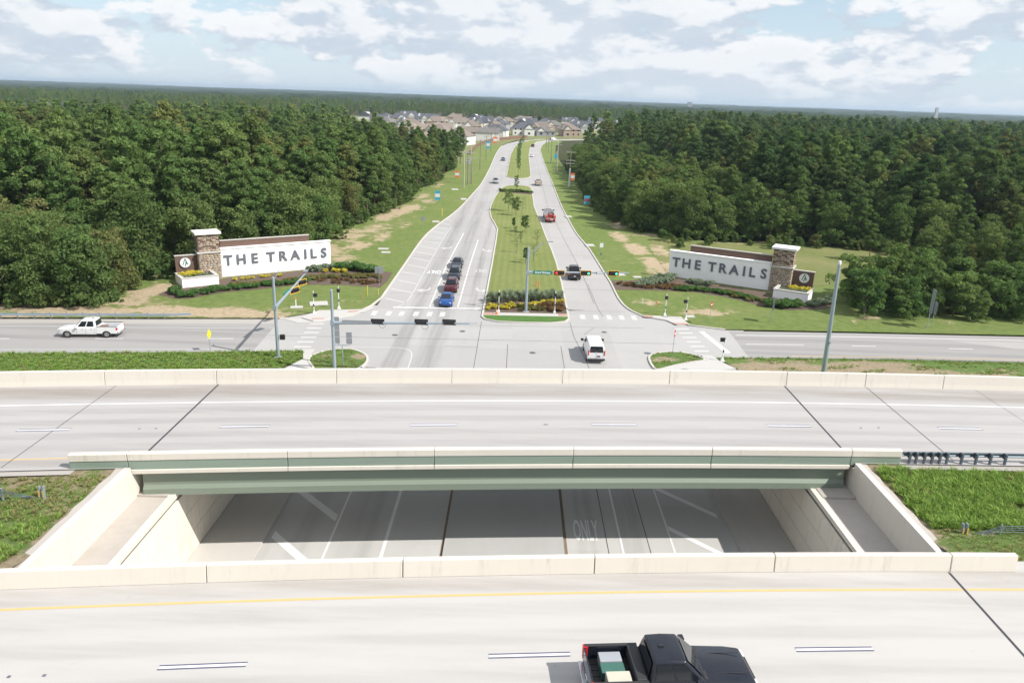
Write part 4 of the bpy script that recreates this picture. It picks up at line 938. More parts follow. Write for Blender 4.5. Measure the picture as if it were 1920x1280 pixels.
# ------------------------------------------------------------------ planting round the signs and on the median
def shrub_mesh(name, seed, r, h, mat, n=14, ls=.06, lp=70, elong=1.1):
    rg2 = np.random.default_rng(seed); C = []; Rr = []
    for i in range(n):
        a = rg2.uniform(0,6.28); q = math.sqrt(rg2.random())*r*.72; C.append((math.cos(a)*q, math.sin(a)*q, h*rg2.uniform(.25,.72))); Rr.append(r*rg2.uniform(.28,.42))
    V, F, T = leaves(rg2, C, Rr, lp, ls, h/r*.55, .6, elong, .5); V[:,2] = np.maximum(V[:,2], .0)
    return np_mesh(name, V, F, [mat], T)
def tuft_mesh(name, seed, h, r, n, mat, w=.03):
    rg2 = np.random.default_rng(seed); V = []; F = []; T = []
    for i in range(n):
        a = rg2.uniform(0,6.28); q = rg2.uniform(0,.25)*r; L = h*rg2.uniform(.6,1.1); o = r*rg2.uniform(.3,1.0); ca, sa = math.cos(a), math.sin(a); px, py = -sa*w, ca*w
        b = np.array([ca*q, sa*q, 0]); m_ = b+np.array([ca*o*.35, sa*o*.35, L*.65]); e = b+np.array([ca*o, sa*o, L*rg2.uniform(.75,1)])
        k = len(V); V += [b+(px,py,0), b-(px,py,0), m_-(px*.8,py*.8,0), m_+(px*.8,py*.8,0), e+(px*.15,py*.15,0), e-(px*.15,py*.15,0)]; F += [(k,k+1,k+2,k+3),(k+3,k+2,k+5,k+4)]; v = rg2.random(); T += [v, v]
    return np_mesh(name, V, F, [mat], T)
SH = {'yellow': [shrub_mesh('yellow_shrub', i, .46, .62, YELLOW, 12, .07) for i in range(3)], 'hedge': [shrub_mesh('green_shrub', 20+i, .7, .8, HEDGE, 16, .085) for i in range(3)],
      'olive': [shrub_mesh('olive_shrub', 30+i, .55, .5, OLIVE, 12, .07) for i in range(3)], 'red': [shrub_mesh('reddish_shrub', 40+i, .6, .55, REDDISH, 12, .07) for i in range(3)],
      'silver': [tuft_mesh('silver_grass', 50+i, 1.5, .8, 150, GREYG, .03) for i in range(3)], 'rosemary': [shrub_mesh('grey_green_shrub', 60+i, .55, .6, GREYG, 12, .075) for i in range(3)]}
NAMES = {'yellow':('flowering_shrub','yellow flowering shrub'),'hedge':('hedge_shrub','dense green hedge shrub'),'olive':('low_shrub','olive green low shrub'),'red':('low_shrub','reddish low shrub'),'silver':('grass_clump','tall silvery ornamental grass clump'),'rosemary':('low_shrub','grey green low shrub')}
def shrub(k, x, y, s, where, z=.15):
    if z < 1 and k != 'yellow': s *= 1.2
    nm, lab = NAMES[k]; me = SH[k][int(rg.integers(3))]
    o = obj(nm, me, None, None, f'{lab} {where}', 'grass' if k == 'silver' else 'shrub', f'{lab}s {where}'); o.location = (x, y, z); o.rotation_euler = (0,0,rg.uniform(0,6.28)); o.scale = (s,s,s*rg.uniform(.9,1.1)); return o
wm = 'in the planting bed at the near end of the median'
for i in range(46):
    x = -3.4+ (i % 12)*.92 + rg.uniform(-.2,.2); r = i//12; y = 101.6+(x+4)*.28+r*.85+rg.uniform(-.2,.2)
    if x < 7: shrub('silver', x, y, rg.uniform(.50,.85), wm)
for x, y in [(-3.4,98.6),(-2.6,98.9),(-2.3,99.8),(-1.6,98.9),(-1.0,100.2),(-.9,98.8),(-.2,100.9),(.1,99.7),(1.0,100.2),(-.6,99.4),(2.5,100.6),(2.9,101.3),(3.2,101.9),(3.9,102.0),(4.3,102.6),(5.0,103.0),(5.6,103.2),(6.3,103.0),(7.0,103.4),(-3.0,99.4)]: shrub('yellow', x, y, rg.uniform(.85,1.15), wm)
for i in range(22): shrub('olive', rg.uniform(.2,4.4), rg.uniform(98.3,100.2), rg.uniform(.7,1.0), wm)
for i in range(26): shrub('red', rg.uniform(4.2,7.0), rg.uniform(98.5,101.9), rg.uniform(.8,1.1), wm)
for i in range(16): shrub('olive', -3.5+i*.4, 104.6+i*.11+rg.uniform(0,.6), rg.uniform(.7,1.0), wm)
for i in range(17): shrub('olive' if i % 2 else 'hedge', -5.0+i*.58, 232.5+rg.uniform(-1.2,1.2)-i*.06, rg.uniform(.8,1.1), 'in the bed across the far end of the first median')
# beds in front of the signs
MBL = [(-49.5,100.2),(-46.4,98.3),(-44.5,98.6),(-41.1,102.6),(-36,105.5),(-32.2,108.4),(-26,109.2),(-20.0,108.4),(-19.6,113),(-19.8,118.6),(-23,119.4),(-28.5,121.2),(-31,119.6),(-36,116.2),(-43.8,111.2),(-46.5,106),(-49,103.6)]
MBR = [(15.9,118.4),(15.5,112.2),(21.2,112.6),(27.9,112.4),(32,110),(34.6,107.4),(36.6,104.6),(40,103.6),(45.6,105.0),(48.6,109),(48.2,112.5),(45,108),(40,110.4),(39.5,114),(28.9,120.0),(25.6,122.3),(23.6,122),(18.6,118.6)]
sheet('planting_bed', MBL, .142, MULCH, 2.0); sheet('planting_bed', MBR, .142, MULCH, 2.0)
wl, wr = 'in the bed before the left sign wall', 'in the bed before the right sign wall'
def along(P, n, k, w, jit, s0=.8, s1=1.2):
    L = [math.dist(a, b) for a, b in zip(P, P[1:])]; tot = sum(L)
    for i in range(n):
        d = tot*(i+.5)/n; j = 0
        while d > L[j] and j < len(L)-1: d -= L[j]; j += 1
        t = d/L[j]; shrub(k, P[j][0]+(P[j+1][0]-P[j][0])*t+rg.uniform(-jit,jit), P[j][1]+(P[j+1][1]-P[j][1])*t+rg.uniform(-jit,jit), rg.uniform(s0,s1), w)
along([(-48.7,101.4),(-45.6,99.4),(-43.6,101.6),(-41.5,103.8)], 16, 'hedge', wl, .6); along([(-43.2,103.0),(-38,105.8),(-34,108.3),(-31,110)], 22, 'hedge', wl, .45, .6, .95)
along([(-41.6,105.4),(-37,108),(-33,111),(-29.5,112.5)], 30, 'olive', wl, .7, .8, 1.2); along([(-42.6,109.6),(-39,112),(-35.6,114)], 9, 'yellow', wl, .5, .7, 1.0); along([(-30,117.2),(-27.5,117.6)], 6, 'yellow', wl, .6, .9, 1.2)
along([(-33,117.2),(-30.5,118.8),(-27,120),(-24,119)], 22, 'rosemary', wl, .6, 1.1, 1.6); along([(-30,113),(-26,114.5),(-21.5,114.8)], 34, 'olive', wl, 1.2, .7, 1.0); along([(-29,119.2),(-25.5,119.4),(-23,117.5)], 12, 'hedge', wl, .8, 1.0, 1.6)
along([(-29,111),(-25,111),(-20.6,110.5)], 20, 'red', wl, 1.0, .6, .8)
along([(37,105.4),(39,105),(41,105.6)], 12, 'hedge', wr, .7, 1.0, 1.4); along([(43,106.2),(46.5,107.6),(47.5,110)], 10, 'rosemary', wr, .5, .9, 1.3); along([(20,115),(24.5,120),(27.5,120)], 26, 'rosemary', wr, 1.2, 1.0, 1.5)
along([(28.8,118.2),(31.5,117.2)], 9, 'rosemary', wr, .5, 1.0, 1.3); along([(17.5,115),(22,114.6),(27,114.4)], 34, 'red', wr, 1.2, .7, .95); along([(25,113.4),(29,113.6),(33,111.6)], 26, 'hedge', wr, .6, .6, .85); along([(32,112.6),(35,109.6),(36.8,107.4)], 26, 'olive', wr, .9, .8, 1.2); along([(33.5,111),(36,108.6)], 10, 'hedge', wr, .5, .6, .9)
# young trees on the median
def sapling(i, x, y, h, label, kind='slim'):
    rg2 = np.random.default_rng(300+i); segs = [([(0,0,0),(.03,.02,h*.5),(0,0,h*.95)], .05, .015)]; C, Rr = [], []
    r = h*(.16 if kind == 'slim' else .27)
    for j in range(14):
        z = h*(.32+.045*j); a = j*2.4; q = r*math.sin(min(1,(j+2)/10)*math.pi*.62+.35)*rg2.uniform(.4,1.0); c = (math.cos(a)*q, math.sin(a)*q, z); C.append(c); Rr.append(r*rg2.uniform(.32,.5)); segs.append(([(0,0,z*.85), c], .02, .006))
    V, F, T = leaves(rg2, C, Rr, {'slim':80,'dense':130,'thin':14}[kind], .10 if kind != 'thin' else .08, .9, .8, 1.1)
    t = thing('median_tree', label, 'tree', (x, y, .14)); obj('trunk', limbs(rg2, segs, None), BARKG, t); obj('crown', np_mesh('crown', V, F, [OAK if kind != 'slim' else HEDGE], T), None, t)
for i, (x, y, h, k, lab) in enumerate([(-2.1,191.6,5.6,'dense','leafy young tree standing left in the median opposite the red truck'),(-.2,184.8,4.6,'dense','round young tree in the middle of the median beside the red truck'),(1.4,188,4.6,'thin','sparse young tree just behind the round one by the red truck'),(-.5,165.1,2.6,'slim','slim small tree on the left side of the median'),(1.95,160.8,3.8,'dense','full young tree on the right side of the median'),(-.1,157.1,2.0,'thin','tiny sparse sapling below the full tree on the median'),(1.0,149.4,2.4,'thin','thin sapling in the middle of the median lawn'),(1.87,129.3,3.0,'slim','dark slim evergreen right behind the signal pole'),(.3,138.4,3.6,'thin','bare looking young tree left of the signal pole top'),(3.3,131,3.6,'thin','bare looking young tree right of the signal pole'),(4.2,146,3.4,'thin','bare looking young tree near the right kerb of the median'),
      (-.3,234,5.2,'slim','slim tree in the bed at the far end of the first median'),(.2,262.5,.1,'slim',''),(.2,294,5.6,'slim','nearest slim tree on the second median'),(.1,318,6.0,'slim','second slim tree on the second median'),(.1,338,6.0,'slim','third slim tree on the second median'),(.2,360,6.0,'slim','fourth slim tree on the second median'),(.2,392,6.0,'slim','fifth slim tree on the second median'),(.6,420,6.0,'slim','sixth slim tree on the second median'),(1.2,446,6.0,'slim','seventh slim tree on the second median'),(2.6,474,6.0,'slim','farthest slim tree on the second median')]):
    if lab: sapling(i, x, y, h, lab, k)
# ------------------------------------------------------------------ entrance signs
t = NT('brown_brick'); br = t.n('ShaderNodeTexBrick'); t.t.links.new(t.tc.outputs['Object'], br.inputs['Vector'])
mp = t.n('ShaderNodeMapping'); t.t.links.new(t.tc.outputs['Object'], mp.inputs[0]); mp.inputs['Rotation'].default_value = (R(90),0,0); t.t.links.new(mp.outputs[0], br.inputs['Vector'])
br.inputs['Color1'].default_value = (.16,.092,.068,1); br.inputs['Color2'].default_value = (.20,.12,.088,1); br.inputs['Mortar'].default_value = (.085,.055,.045,1); br.inputs['Scale'].default_value = 1.6; br.inputs['Mortar Size'].default_value = .03
br.inputs['Row Height'].default_value = .13; br.inputs['Brick Width'].default_value = 1.1
t.bsdf(br.outputs['Color'], .85, 0, t.bump(br.outputs['Fac'], .4, .01)); BROWN = t.m
t = NT('ledge_stone'); tn = t.attr('tone')[2]; nz = t.noise(6, 4, .6)
rp = t.n('ShaderNodeValToRGB'); t.put(rp.inputs[0], tn); el = rp.color_ramp.elements
el[0].position = 0; el[0].color = (.31,.25,.205,1); el[1].position = 1; el[1].color = (.58,.47,.34,1)
for p_, c_ in ((.25,(.46,.375,.285,1)),(.5,(.52,.44,.35,1)),(.7,(.36,.315,.275,1)),(.85,(.54,.43,.30,1))):
    e_ = el.new(p_); e_.color = c_
t.bsdf(t.mix(t.math('MULTIPLY', t.step(nz,.3,.7), .35), rp.outputs[0], (.10,.075,.055)), .9, 0, t.bump(nz, .5, .02)); STONE = t.m
EMW = M('emblem_white', (.75,.75,.73), .6, .05, 3); EMG = M('emblem_green', (.03,.20,.13), .6, .05, 3); EMD = M('emblem_grey_green', (.10,.13,.14), .6, .05, 3)
CAPC = concrete('pale_cap_concrete', (.60,.595,.59), amount=.2)
def stone_veneer(x0, x1, y0, y1, z0, z1, seed):
    rg2 = random.Random(seed); V = []; F = []; T = []
    for face in range(4):
        L = (x1-x0) if face % 2 == 0 else (y1-y0); z = z0
        while z < z1-.02:
            h = min(rg2.choice((.14,.18,.24,.30)), z1-z); u = 0.0
            if z1-z-h < .08: h = z1-z
            while u < L-.01:
                w = min(rg2.uniform(.28,.75), L-u); 
                if L-u-w < .16: w = L-u
                d = rg2.uniform(.02,.07); g = .012; a0, a1, b0, b1 = u+g, u+w-g, z+g, z+h-g
                def P(a, b, o):
                    if face == 0: return (x0+a, y0-o, b)
                    if face == 1: return (x1+o, y0+a, b)
                    if face == 2: return (x1-a, y1+o, b)
                    return (x0-o, y1-a, b)
                c = .02; k = len(V); V += [P(a0,b0,-.02),P(a1,b0,-.02),P(a1,b1,-.02),P(a0,b1,-.02),P(a0+c,b0+c,d),P(a1-c,b0+c,d),P(a1-c,b1-c,d),P(a0+c,b1-c,d)]
                F += [(k+4,k+5,k+6,k+7),(k,k+1,k+5,k+4),(k+1,k+2,k+6,k+5),(k+2,k+3,k+7,k+6),(k+3,k,k+4,k+7)]; v = rg2.random(); T += [v]*5; u += w
            z += h
    return np_mesh('stone_veneer', V, F, [STONE], T)
def entrance_sign(loc, rz, s, L, label, fr):
    """s = +1: tower at the left end, wall runs to local +x; s = -1 mirrored"""
    t = thing('entrance_sign', label, 'sign', (loc[0], loc[1], .1), rz)
    def bx(name, x0, x1, y0, y1, z0, z1, mat, par=None, b=.03):
        o = obj(name, MB().box(*sorted((s*x0, s*x1)), y0, y1, z0, z1), mat, par or t)
        return bev(o, b) if b else o
    w = bx('sign_wall', 0, L, 0, .62, -.1, 4.35, WHITEP)
    bx('wall_cap', -.02, L+.12, -.12, .74, 4.354, 4.56, WHITEP)
    bx('plinth', .05, L-.05, -.05, -.002, -.1, .14, concrete('plinth_brown', (.22,.17,.14), amount=.3), None, 0)
    bx('brown_wall', .2, L*.81, .75, 1.05, -.1, 5.5, BROWN, None, 0); bx('wall_cap', .2, L*.81+.06, .69, 1.11, 5.504, 5.62, CURB, None, 0)
    tw = bx('tower_core', -3.15, -.1, -.45, 1.9, -.1, 6.85, BROWN, None, 0)
    x0, x1 = sorted((s*-3.2, s*-.06)); a = obj('stone_veneer', stone_veneer(x0, x1, -.5, 1.95, -.1, 4.02, 5), None, tw); a['kind'] = 'stuff'
    x0, x1 = sorted((s*-3.12, s*-.14)); a = obj('stone_veneer', stone_veneer(x0, x1, -.42, 1.87, 4.3, 6.85, 9), None, tw); a['kind'] = 'stuff'
    bx('stone_band', -3.36, .1, -.66, 2.11, 4.02, 4.28, CURB, tw); cp = bx('tower_cap', -3.5, .24, -.8, 2.25, 6.852, 7.18, CAPC, tw)
    bw = bx('emblem_wall', -6.35, -3.28, .35, .7, -.1, 3.75, BROWN, None, 0); bx('wall_cap', -6.42, -3.28, .29, .76, 3.754, 3.87, CURB, None, 0)
    ex, ez = s*-5.0, 2.75
    def disc(nm, r, y0, y1, mat, par): return obj(nm, MB().tube([(ex,y0,ez),(ex,y1,ez)], r, 28), mat, par, smooth=40)
    em = disc('emblem_ring', .82, .34, .20, DARKGR, bw); disc('emblem_face', .72, .21, .188, EMW, em)
    def tri(nm, pts, y, mat): 
        m = MB(); n = len(pts); m.add([(ex+px, y, ez+pz) for px, pz in pts]+[(ex+px, y+.012, ez+pz) for px, pz in pts], [tuple(range(n)), tuple(range(2*n-1,n-1,-1))]+[(i,(i+1)%n,n+(i+1)%n,n+i) for i in range(n)]); obj(nm, m, mat, em)
    tri('emblem_tree', [(-.42,-.34),(-.30,-.34),(.0,.42),(.0,.60),(-.07,.60)], .172, EMD); tri('emblem_tree', [(.0,.60),(.0,.42),(.30,-.34),(.42,-.34),(.07,.60)], .171, EMD)
    tri('emblem_tree', [(-.02,-.22),(.34,-.22),(.20,.02),(.25,.02),(.10,.38)], .168, EMG); tri('emblem_tree', [(-.05,-.55),(.06,-.55),(.06,-.22),(-.05,-.22)], .17, EMD)
    # letters
    for i, (ch, f) in enumerate(zip('THETRAILS', fr)):
        me = text_mesh(ch, 2.12, 1.0, .06, .048); me.materials.clear(); me.materials.append(DARKGR)
        lx = f*L if s > 0 else -(1-f)*L
        o = obj('letter', me, None, w, label='dark grey letter '+ch); o.rotation_euler = (R(90),0,0); o.location = (lx, -.09, 1.95)
    return t
entrance_sign((-44.64,111.15), R(33), 1, 17.2, 'white sign wall reading THE TRAILS left of the road, stone tower at its left', (.062,.175,.292,.437,.545,.660,.757,.832,.932))
entrance_sign((40.1,114.9), R(-28.2), -1, 16.3, 'white sign wall reading THE TRAILS right of the road, stone tower at its right', (.072,.178,.292,.438,.542,.655,.752,.828,.938))
def planter(loc, rz, s, label, w):
    t = thing('planter', label, 'planter', (loc[0], loc[1], .1), rz)
    x0, x1 = sorted((s*-6.6, s*-1.5)); y0, y1 = -3.9, .28
    bev(obj('front_panel', MB().box(x0, x1, y0, y0+.35, -.1, 1.3), WHITEP, t), .03); obj('side_panel', MB().box(x0, x0+.35, y0+.352, y1, -.1, 1.3), WHITEP, t); obj('side_panel', MB().box(x1-.35, x1, y0+.352, y1 if s < 0 else y1, -.1, 1.3), WHITEP, t)
    c = MB(); 
    for b in ((x0-.07,x1+.07,y0-.07,y0+.42),(x0-.07,x0+.42,y0+.422,y1),(x1-.42,x1+.07,y0+.422,y1)): c.box(*b, 1.304, 1.43)
    obj('coping', c, CURB, t); obj('soil', MB().box(x0+.36, x1-.36, y0+.36, y1-.02, .0, 1.1), MULCH, t)
    M_ = Matrix.Translation((loc[0], loc[1], 0)) @ Matrix.Rotation(rz, 4, 'Z')
    for i in range(34):
        x = rg.uniform(x0+.6, x1-.6); y = rg.uniform(y0+.6, y0+2.0); p = M_ @ Vector((x, y, 0)); shrub('rosemary', p.x, p.y, rg.uniform(.5,.75), w, 1.2)
    for i in range(12):
        x = (x0+.7+(i%6)*.48) if s > 0 else (x1-.7-(i%6)*.48); y = y0+2.3+(i//6)*.65; p = M_ @ Vector((x, y, 0)); shrub('yellow', p.x, p.y, rg.uniform(1.0,1.25), w, 1.25)
    return t
planter((-44.64,111.15), R(36), 1, 'white rectangular planter with yellow flowers below the left stone tower', 'in the white planter of the left sign')
planter((40.1,114.9), R(-30), -1, 'white rectangular planter with yellow flowers below the right stone tower', 'in the white planter of the right sign')

# ------------------------------------------------------------------ signal masts
def glow(name, c, s):
    if name in MATS: return MATS[name]
    t = NT(name); b = t.bsdf(c, .4); b.inputs['Emission Color'].default_value = (*c, 1); b.inputs['Emission Strength'].default_value = s; MATS[name] = t.m; return t.m
LRED = glow('lit_red_lens', (1.0,.03,.03), 1.6); LGRN = glow('lit_green_lens', (.1,1.0,.55), 1.2); DLENS = M('dark_lens', (.09,.035,.02), .4, 0)
SIGNG = M('sign_green', (.0,.19,.13), .5, .04, 3); SIGNW = M('sign_white', (.74,.74,.74), .5, .04, 3); SIGNBK = M('sign_back_aluminium', (.30,.31,.34), .5, .08, 3, metal=.2)
SIGNY = M('sign_yellow', (.80,.62,.02), .5, .04, 3); SIGNR = M('sign_red', (.42,.03,.04), .5, .05, 3); SIGNB = M('sign_blue', (.05,.38,.55), .5, .1, 2); SIGNO = M('sign_orange', (.75,.20,.05), .5, .1, 2)
def signal_head(par, loc, rz, lit=(), border=True, label=None, horiz=True):
    """housing with back plate and three lenses; front faces local -y"""
    M_ = Matrix.Translation(loc) @ Matrix.Rotation(rz, 4, 'Z') @ (Matrix.Identity(4) if horiz else Matrix.Rotation(R(90), 4, 'Y'))
    h = bev(obj('signal_head', MB().box(-.55,.55,-.12,.14,-.19,.19).xf(M_), BLACKP, par, label=label), .03)
    obj('back_plate', MB().box(-.68,.68,.0,.02,-.30,.30).xf(M_), BLACKP, h)
    if border:
        for b in ((-.72,.72,-.014,.024,.301,.36),(-.72,.72,-.014,.024,-.36,-.301),(-.74,-.681,-.014,.024,-.30,.30),(.681,.74,-.014,.024,-.30,.30)): obj('reflective_border', MB().box(*b).xf(M_), YELP, h)
    for i, x in enumerate((-.36,0,.36)):
        obj('lens', MB().tube([(x,-.121,0),(x,-.135,0)], .145, 16).xf(M_), {0:LRED,2:LGRN}.get(i, DLENS) if i in lit else DLENS, h)
        m = MB(); n = 12; A = [(x+math.cos(a)*.16, math.sin(a)*.16) for a in [R(-20)+R(220)*k/n for k in range(n+1)]]; m.add([(p,-.12,q) for p, q in A]+[(p,-.32,q) for p, q in A], [(k,k+1,n+2+k,n+1+k) for k in range(n)]); m.xf(M_); obj('visor', m, BLACKP, h)
    return h
def mast(label, base, h, arm=None, r0=.17, r1=.11, lean=0):
    t = thing('signal_mast', label, 'traffic signal', (base[0], base[1], 0))
    obj('pole', MB().tube([(0,0,.25),(lean*.5,0,h*.5),(lean,0,h)], [r0,(r0+r1)/2,r1], 12), GALV, t, smooth=40)
    obj('pole_cap', MB().tube([(lean,0,h),(lean,0,h+.06)], [r1+.015,r1*.6], 12), GALV, t); obj('base_plate', MB().box(-.3,.3,-.3,.3,.18,.25), GALV, t); obj('footing', MB().cyl((0,0,-.1),(0,0,.18),.48,.46,16), CURB, t)
    for q in range(4): obj('anchor_bolt', MB().cyl((.22*math.cos(R(45+90*q)),.22*math.sin(R(45+90*q)),.25),(.22*math.cos(R(45+90*q)),.22*math.sin(R(45+90*q)),.33),.03,.03,6), GALVB, t)
    if arm:
        a, b = arm; obj('mast_arm', MB().tube([a, tuple((Vector(a)+Vector(b))/2), b], [.17,.13,.085], 10), GALV, t, smooth=40); obj('arm_clamp', MB().box(a[0]-.2,a[0]+.2,a[1]-.2,a[1]+.2,a[2]-.24,a[2]+.24), GALV, t)
    return t
# mast with arm over the southbound lanes (heads seen from behind)
t = mast('signal mast at the near left corner, its arm with three black signals reaching right', (-18.15,72), 9.0, ((0,0,5.6),(13.8,0,6.05)), .19, .14)
for x in (4.55,8.95,11.75): signal_head(t, (x,-.02,5.75+(x/13.8)*.4), math.pi, (), False)
obj('number_plate', MB().box(1.0,3.9,-.14,-.11,5.72,5.98), SIGNBK, t)
for x in (5.0,9.3): obj('cable_loop', MB().tube([(x-.3,-.1,5.66),(x-.2,-.12,5.36),(x+.05,-.12,5.28),(x+.3,-.12,5.38),(x+.4,-.1,5.66)], .018, 5), BLACKP, t)
obj('luminaire_arm', MB().tube([(13.8,0,6.05),(14.6,0,6.1)], .035, 6), GALV, t)
# mast on the left verge, arm running away over the frontage road
t = mast('signal mast in the left grass verge, its arm slanting away over the frontage road', (-25.3,76.3), 9.0, ((0,0,5.75),(-.9,15.3,6.0)), .19, .14)
for y in (7.9,11.9): signal_head(t, (-.0-y*.06+.30,y,5.62), R(62), (), True)
sp = obj('street_sign', MB().box(-.45,-.41,4.4,6.9,5.62,6.12), SIGNG, t); obj('sign_face', MB().box(-.4,-.392,4.45,6.85,5.66,6.08).xf(Matrix.Translation((.0,0,0))), SIGNG, sp)
obj('solar_panel', MB().obox((-.8,14.9,6.35),(.55,1.0,.05), .05), SIGNBK, t); h = bev(obj('signal_box', MB().box(.32,.85,-.16,.16,2.2,2.75), BLACKP, t), .03); obj('bracket', MB().box(.1,.33,-.03,.03,2.3,2.36), GALV, t); obj('bracket', MB().box(.1,.33,-.03,.03,2.6,2.66), GALV, t)
obj('luminaire_arm', MB().tube([(0,0,8.6),(.5,.2,9.6),(.7,.3,9.9)], [.05,.04,.03], 6), GALV, t)
# mast on the median
t = mast('tall signal mast on the median bed, arm with green street sign and lit signals', (1.75,98), 8.95, ((0,0,5.62),(13.6,0,6.0)), .2, .14)
def az(x): return 5.62+x/13.6*.36
sg = obj('street_sign', MB().box(.75,3.3,-.17,-.14,az(2)-.26,az(2)+.26), SIGNG, t)
me = text_mesh('Grand Parkway', .42, .80, 0, .012); me.materials.clear(); me.materials.append(SIGNW); o = obj('lettering', me, None, sg); o.rotation_euler = (R(90),0,0); o.location = (2.02,-.178,az(2)-.12)
for x, lit in ((4.25,(0,)),(7.8,(2,)),(11.5,(2,))): signal_head(t, (x,-.16,az(x)-.02), 0, lit, True, 'signal showing a red light' if lit == (0,) else 'signal showing a green light')
ow = obj('one_way_sign', MB().box(9.12,10.0,-.17,-.14,az(9.5)-.14,az(9.5)+.14), SIGNW, t); obj('sign_panel', MB().box(9.27,9.96,-.182,-.172,az(9.5)-.07,az(9.5)+.07), SIGNW, ow)
obj('sign_border', MB().box(9.14,9.25,-.182,-.172,az(9.5)-.12,az(9.5)+.12), BLACKP, ow)
for z in (.1,-.13): obj('sign_border', MB().box(9.26,9.98,-.182,-.172,az(9.5)+z,az(9.5)+z+.03), BLACKP, ow)
obj('luminaire_arm', MB().tube([(.05,0,7.6),(1.0,-.0,8.7),(2.0,0,9.65),(2.6,0,9.85)], [.05,.045,.04,.035], 6), GALV, t); obj('luminaire_arm', MB().tube([(.05,0,8.1),(1.0,0,9.05),(2.0,0,9.7)], [.035,.03,.03], 6), GALV, t); obj('luminaire', MB().obox((2.9,0,9.84),(.7,.26,.10)), SIGNBK, t)
# bare pole on the right
t = mast('tall bare galvanised pole with white dome on top, behind the right barrier', (32.0,72), 13.3, None, .26, .15, -.3)
obj('camera_dome', MB().tube([(-.3,0,13.36),(-.3,0,13.55),(-.3,0,13.7),(-.3,0,13.76)], [.15,.16,.11,.02], 12), SIGNW, t, smooth=60)
obj('hand_hole', MB().obox((-.02,-.26,5.4),(.14,.10,.2)), GALV, t)

# ------------------------------------------------------------------ pedestrian signals, signs, markers
def ped(label, x, y, side, back=True):
    t = thing('pedestrian_signal', label, 'traffic signal', (x, y, .1))
    obj('pole', MB().cyl((0,0,.3),(0,0,3.1),.05,.05,8), SIGNW, t, smooth=40); obj('base', MB().loft([[(a*.19,b*.19,0) for a,b in ((-1,-1),(1,-1),(1,1),(-1,1))],[(a*.10,b*.10,.36) for a,b in ((-1,-1),(1,-1),(1,1),(-1,1))]]), SIGNW, t); obj('footing', MB().cyl((0,0,-.15),(0,0,.03),.3,.3,12), CURB, t)
    h = bev(obj('signal_box', MB().box(min(0,side*.5)-.02*(side==0)*10,max(0,side*.5)+.02*(side==0)*10,-.13,.13,2.3,2.75), BLACKP, t), .02); obj('hood', MB().box(min(0,side*.52)-.03-(.15 if side==0 else 0),max(0,side*.52)+.03+(.15 if side==0 else 0),-.22,-.131,2.68,2.78), BLACKP, h)
    obj('push_button', MB().box(-.08,.08,-.13,-.05,1.05,1.32), BLACKP if side else GALVB, t); return t
ped('white pedestrian signal post by the left kerb ramp, box on its right', -25.93, 93.5, 1); ped('white pedestrian signal post nearest the hatched lane on the left verge', -23.34, 96.3, 0)
ped('white pedestrian signal post left in the median bed', -1.95, 97.35, 0); ped('white pedestrian signal post right in the median bed', 5.65, 97.85, 0)
ped('white pedestrian signal post beside the right crosswalk landing', 20.8, 98.6, 0); ped('white pedestrian signal post with orange lit box on the right verge', 23.3, 96.9, -1); ped('grey pedestrian signal post at the right end of the near crosswalk', 24.0, 80.4, -1)
def post_sign(name, label, x, y, h, panels, rz=0, r=.03, mat=None, cat='sign', z=.1):
    t = thing(name, label, cat, (x, y, z), rz); obj('post', MB().cyl((0,0,-.1),(0,0,h),r,r,8), mat or GALV, t)
    for nm, pts, y0, m_, par in panels:
        n = len(pts); m = MB(); m.add([(a,y0,b) for a,b in pts]+[(a,y0+.02,b) for a,b in pts], [tuple(range(n)), tuple(range(2*n-1,n-1,-1))]+[(i,(i+1)%n,n+(i+1)%n,n+i) for i in range(n)]); obj(nm, m, m_, t)
    return t
def rect(x0,x1,z0,z1): return [(x0,z0),(x1,z0),(x1,z1),(x0,z1)]
def circ(r, z, n=20, x=0): return [(x+r*math.cos(2*math.pi*i/n), z+r*math.sin(2*math.pi*i/n)) for i in range(n)]
post_sign('warning_sign', 'narrow yellow warning sign beside the frontage road on the left', -33.26, 77.7, 1.5, [('sign_panel',[(0,1.35),(.42,1.95),(0,2.55),(-.42,1.95)],-.05,SIGNY,0)], R(79))
def dne(label, x, y, rz): post_sign('no_entry_sign', label, x, y, 3.0, [('sign_panel', circ(.42,2.75), -.05, SIGNR, 0), ('white_bar', rect(-.30,.30,2.67,2.83), -.056, SIGNW, 0)], rz)
dne('red no entry sign on the right verge by the frontage road', 25.97, 94.9, R(58)); dne('red no entry sign on the corner island right of the white van', 18.5, 81.4, R(66))
t = thing('guide_sign', 'grey back of tall guide sign panels on the left corner island', 'sign', (-17.85,74.4,.1)); obj('post', MB().cyl((0,0,-.1),(0,0,2.35),.05,.05,8), GALV, t); obj('cross_bar', MB().box(-.75,.75,-.03,.03,2.32,2.38), GALV, t)
for i, x in enumerate((-.78,)): 
    for k in range(4): obj('sign_panel', MB().box(x-.05,x+.55,-.02,.0,2.5+k*.74,3.2+k*.74), SIGNBK, t)
for k in range(2): obj('sign_panel', MB().box(.45,1.05,-.02,.0,2.5+k*.66,3.12+k*.66), SIGNBK, t)
for x in (-.42,.75): obj('stiffener', MB().box(x-.03,x+.03,.002,.04,2.35,5.4 if x < 0 else 3.8), GALV, t)
post_sign('route_sign', 'grey back of square sign on the left verge beside the hatched lane', -20.34, 109.6, 2.8, [('sign_panel', rect(-.62,.0,1.95,2.95), .04, SIGNBK, 0), ('sign_panel', rect(.02,.64,1.95,2.95), .04, SIGNBK, 0)], R(0))
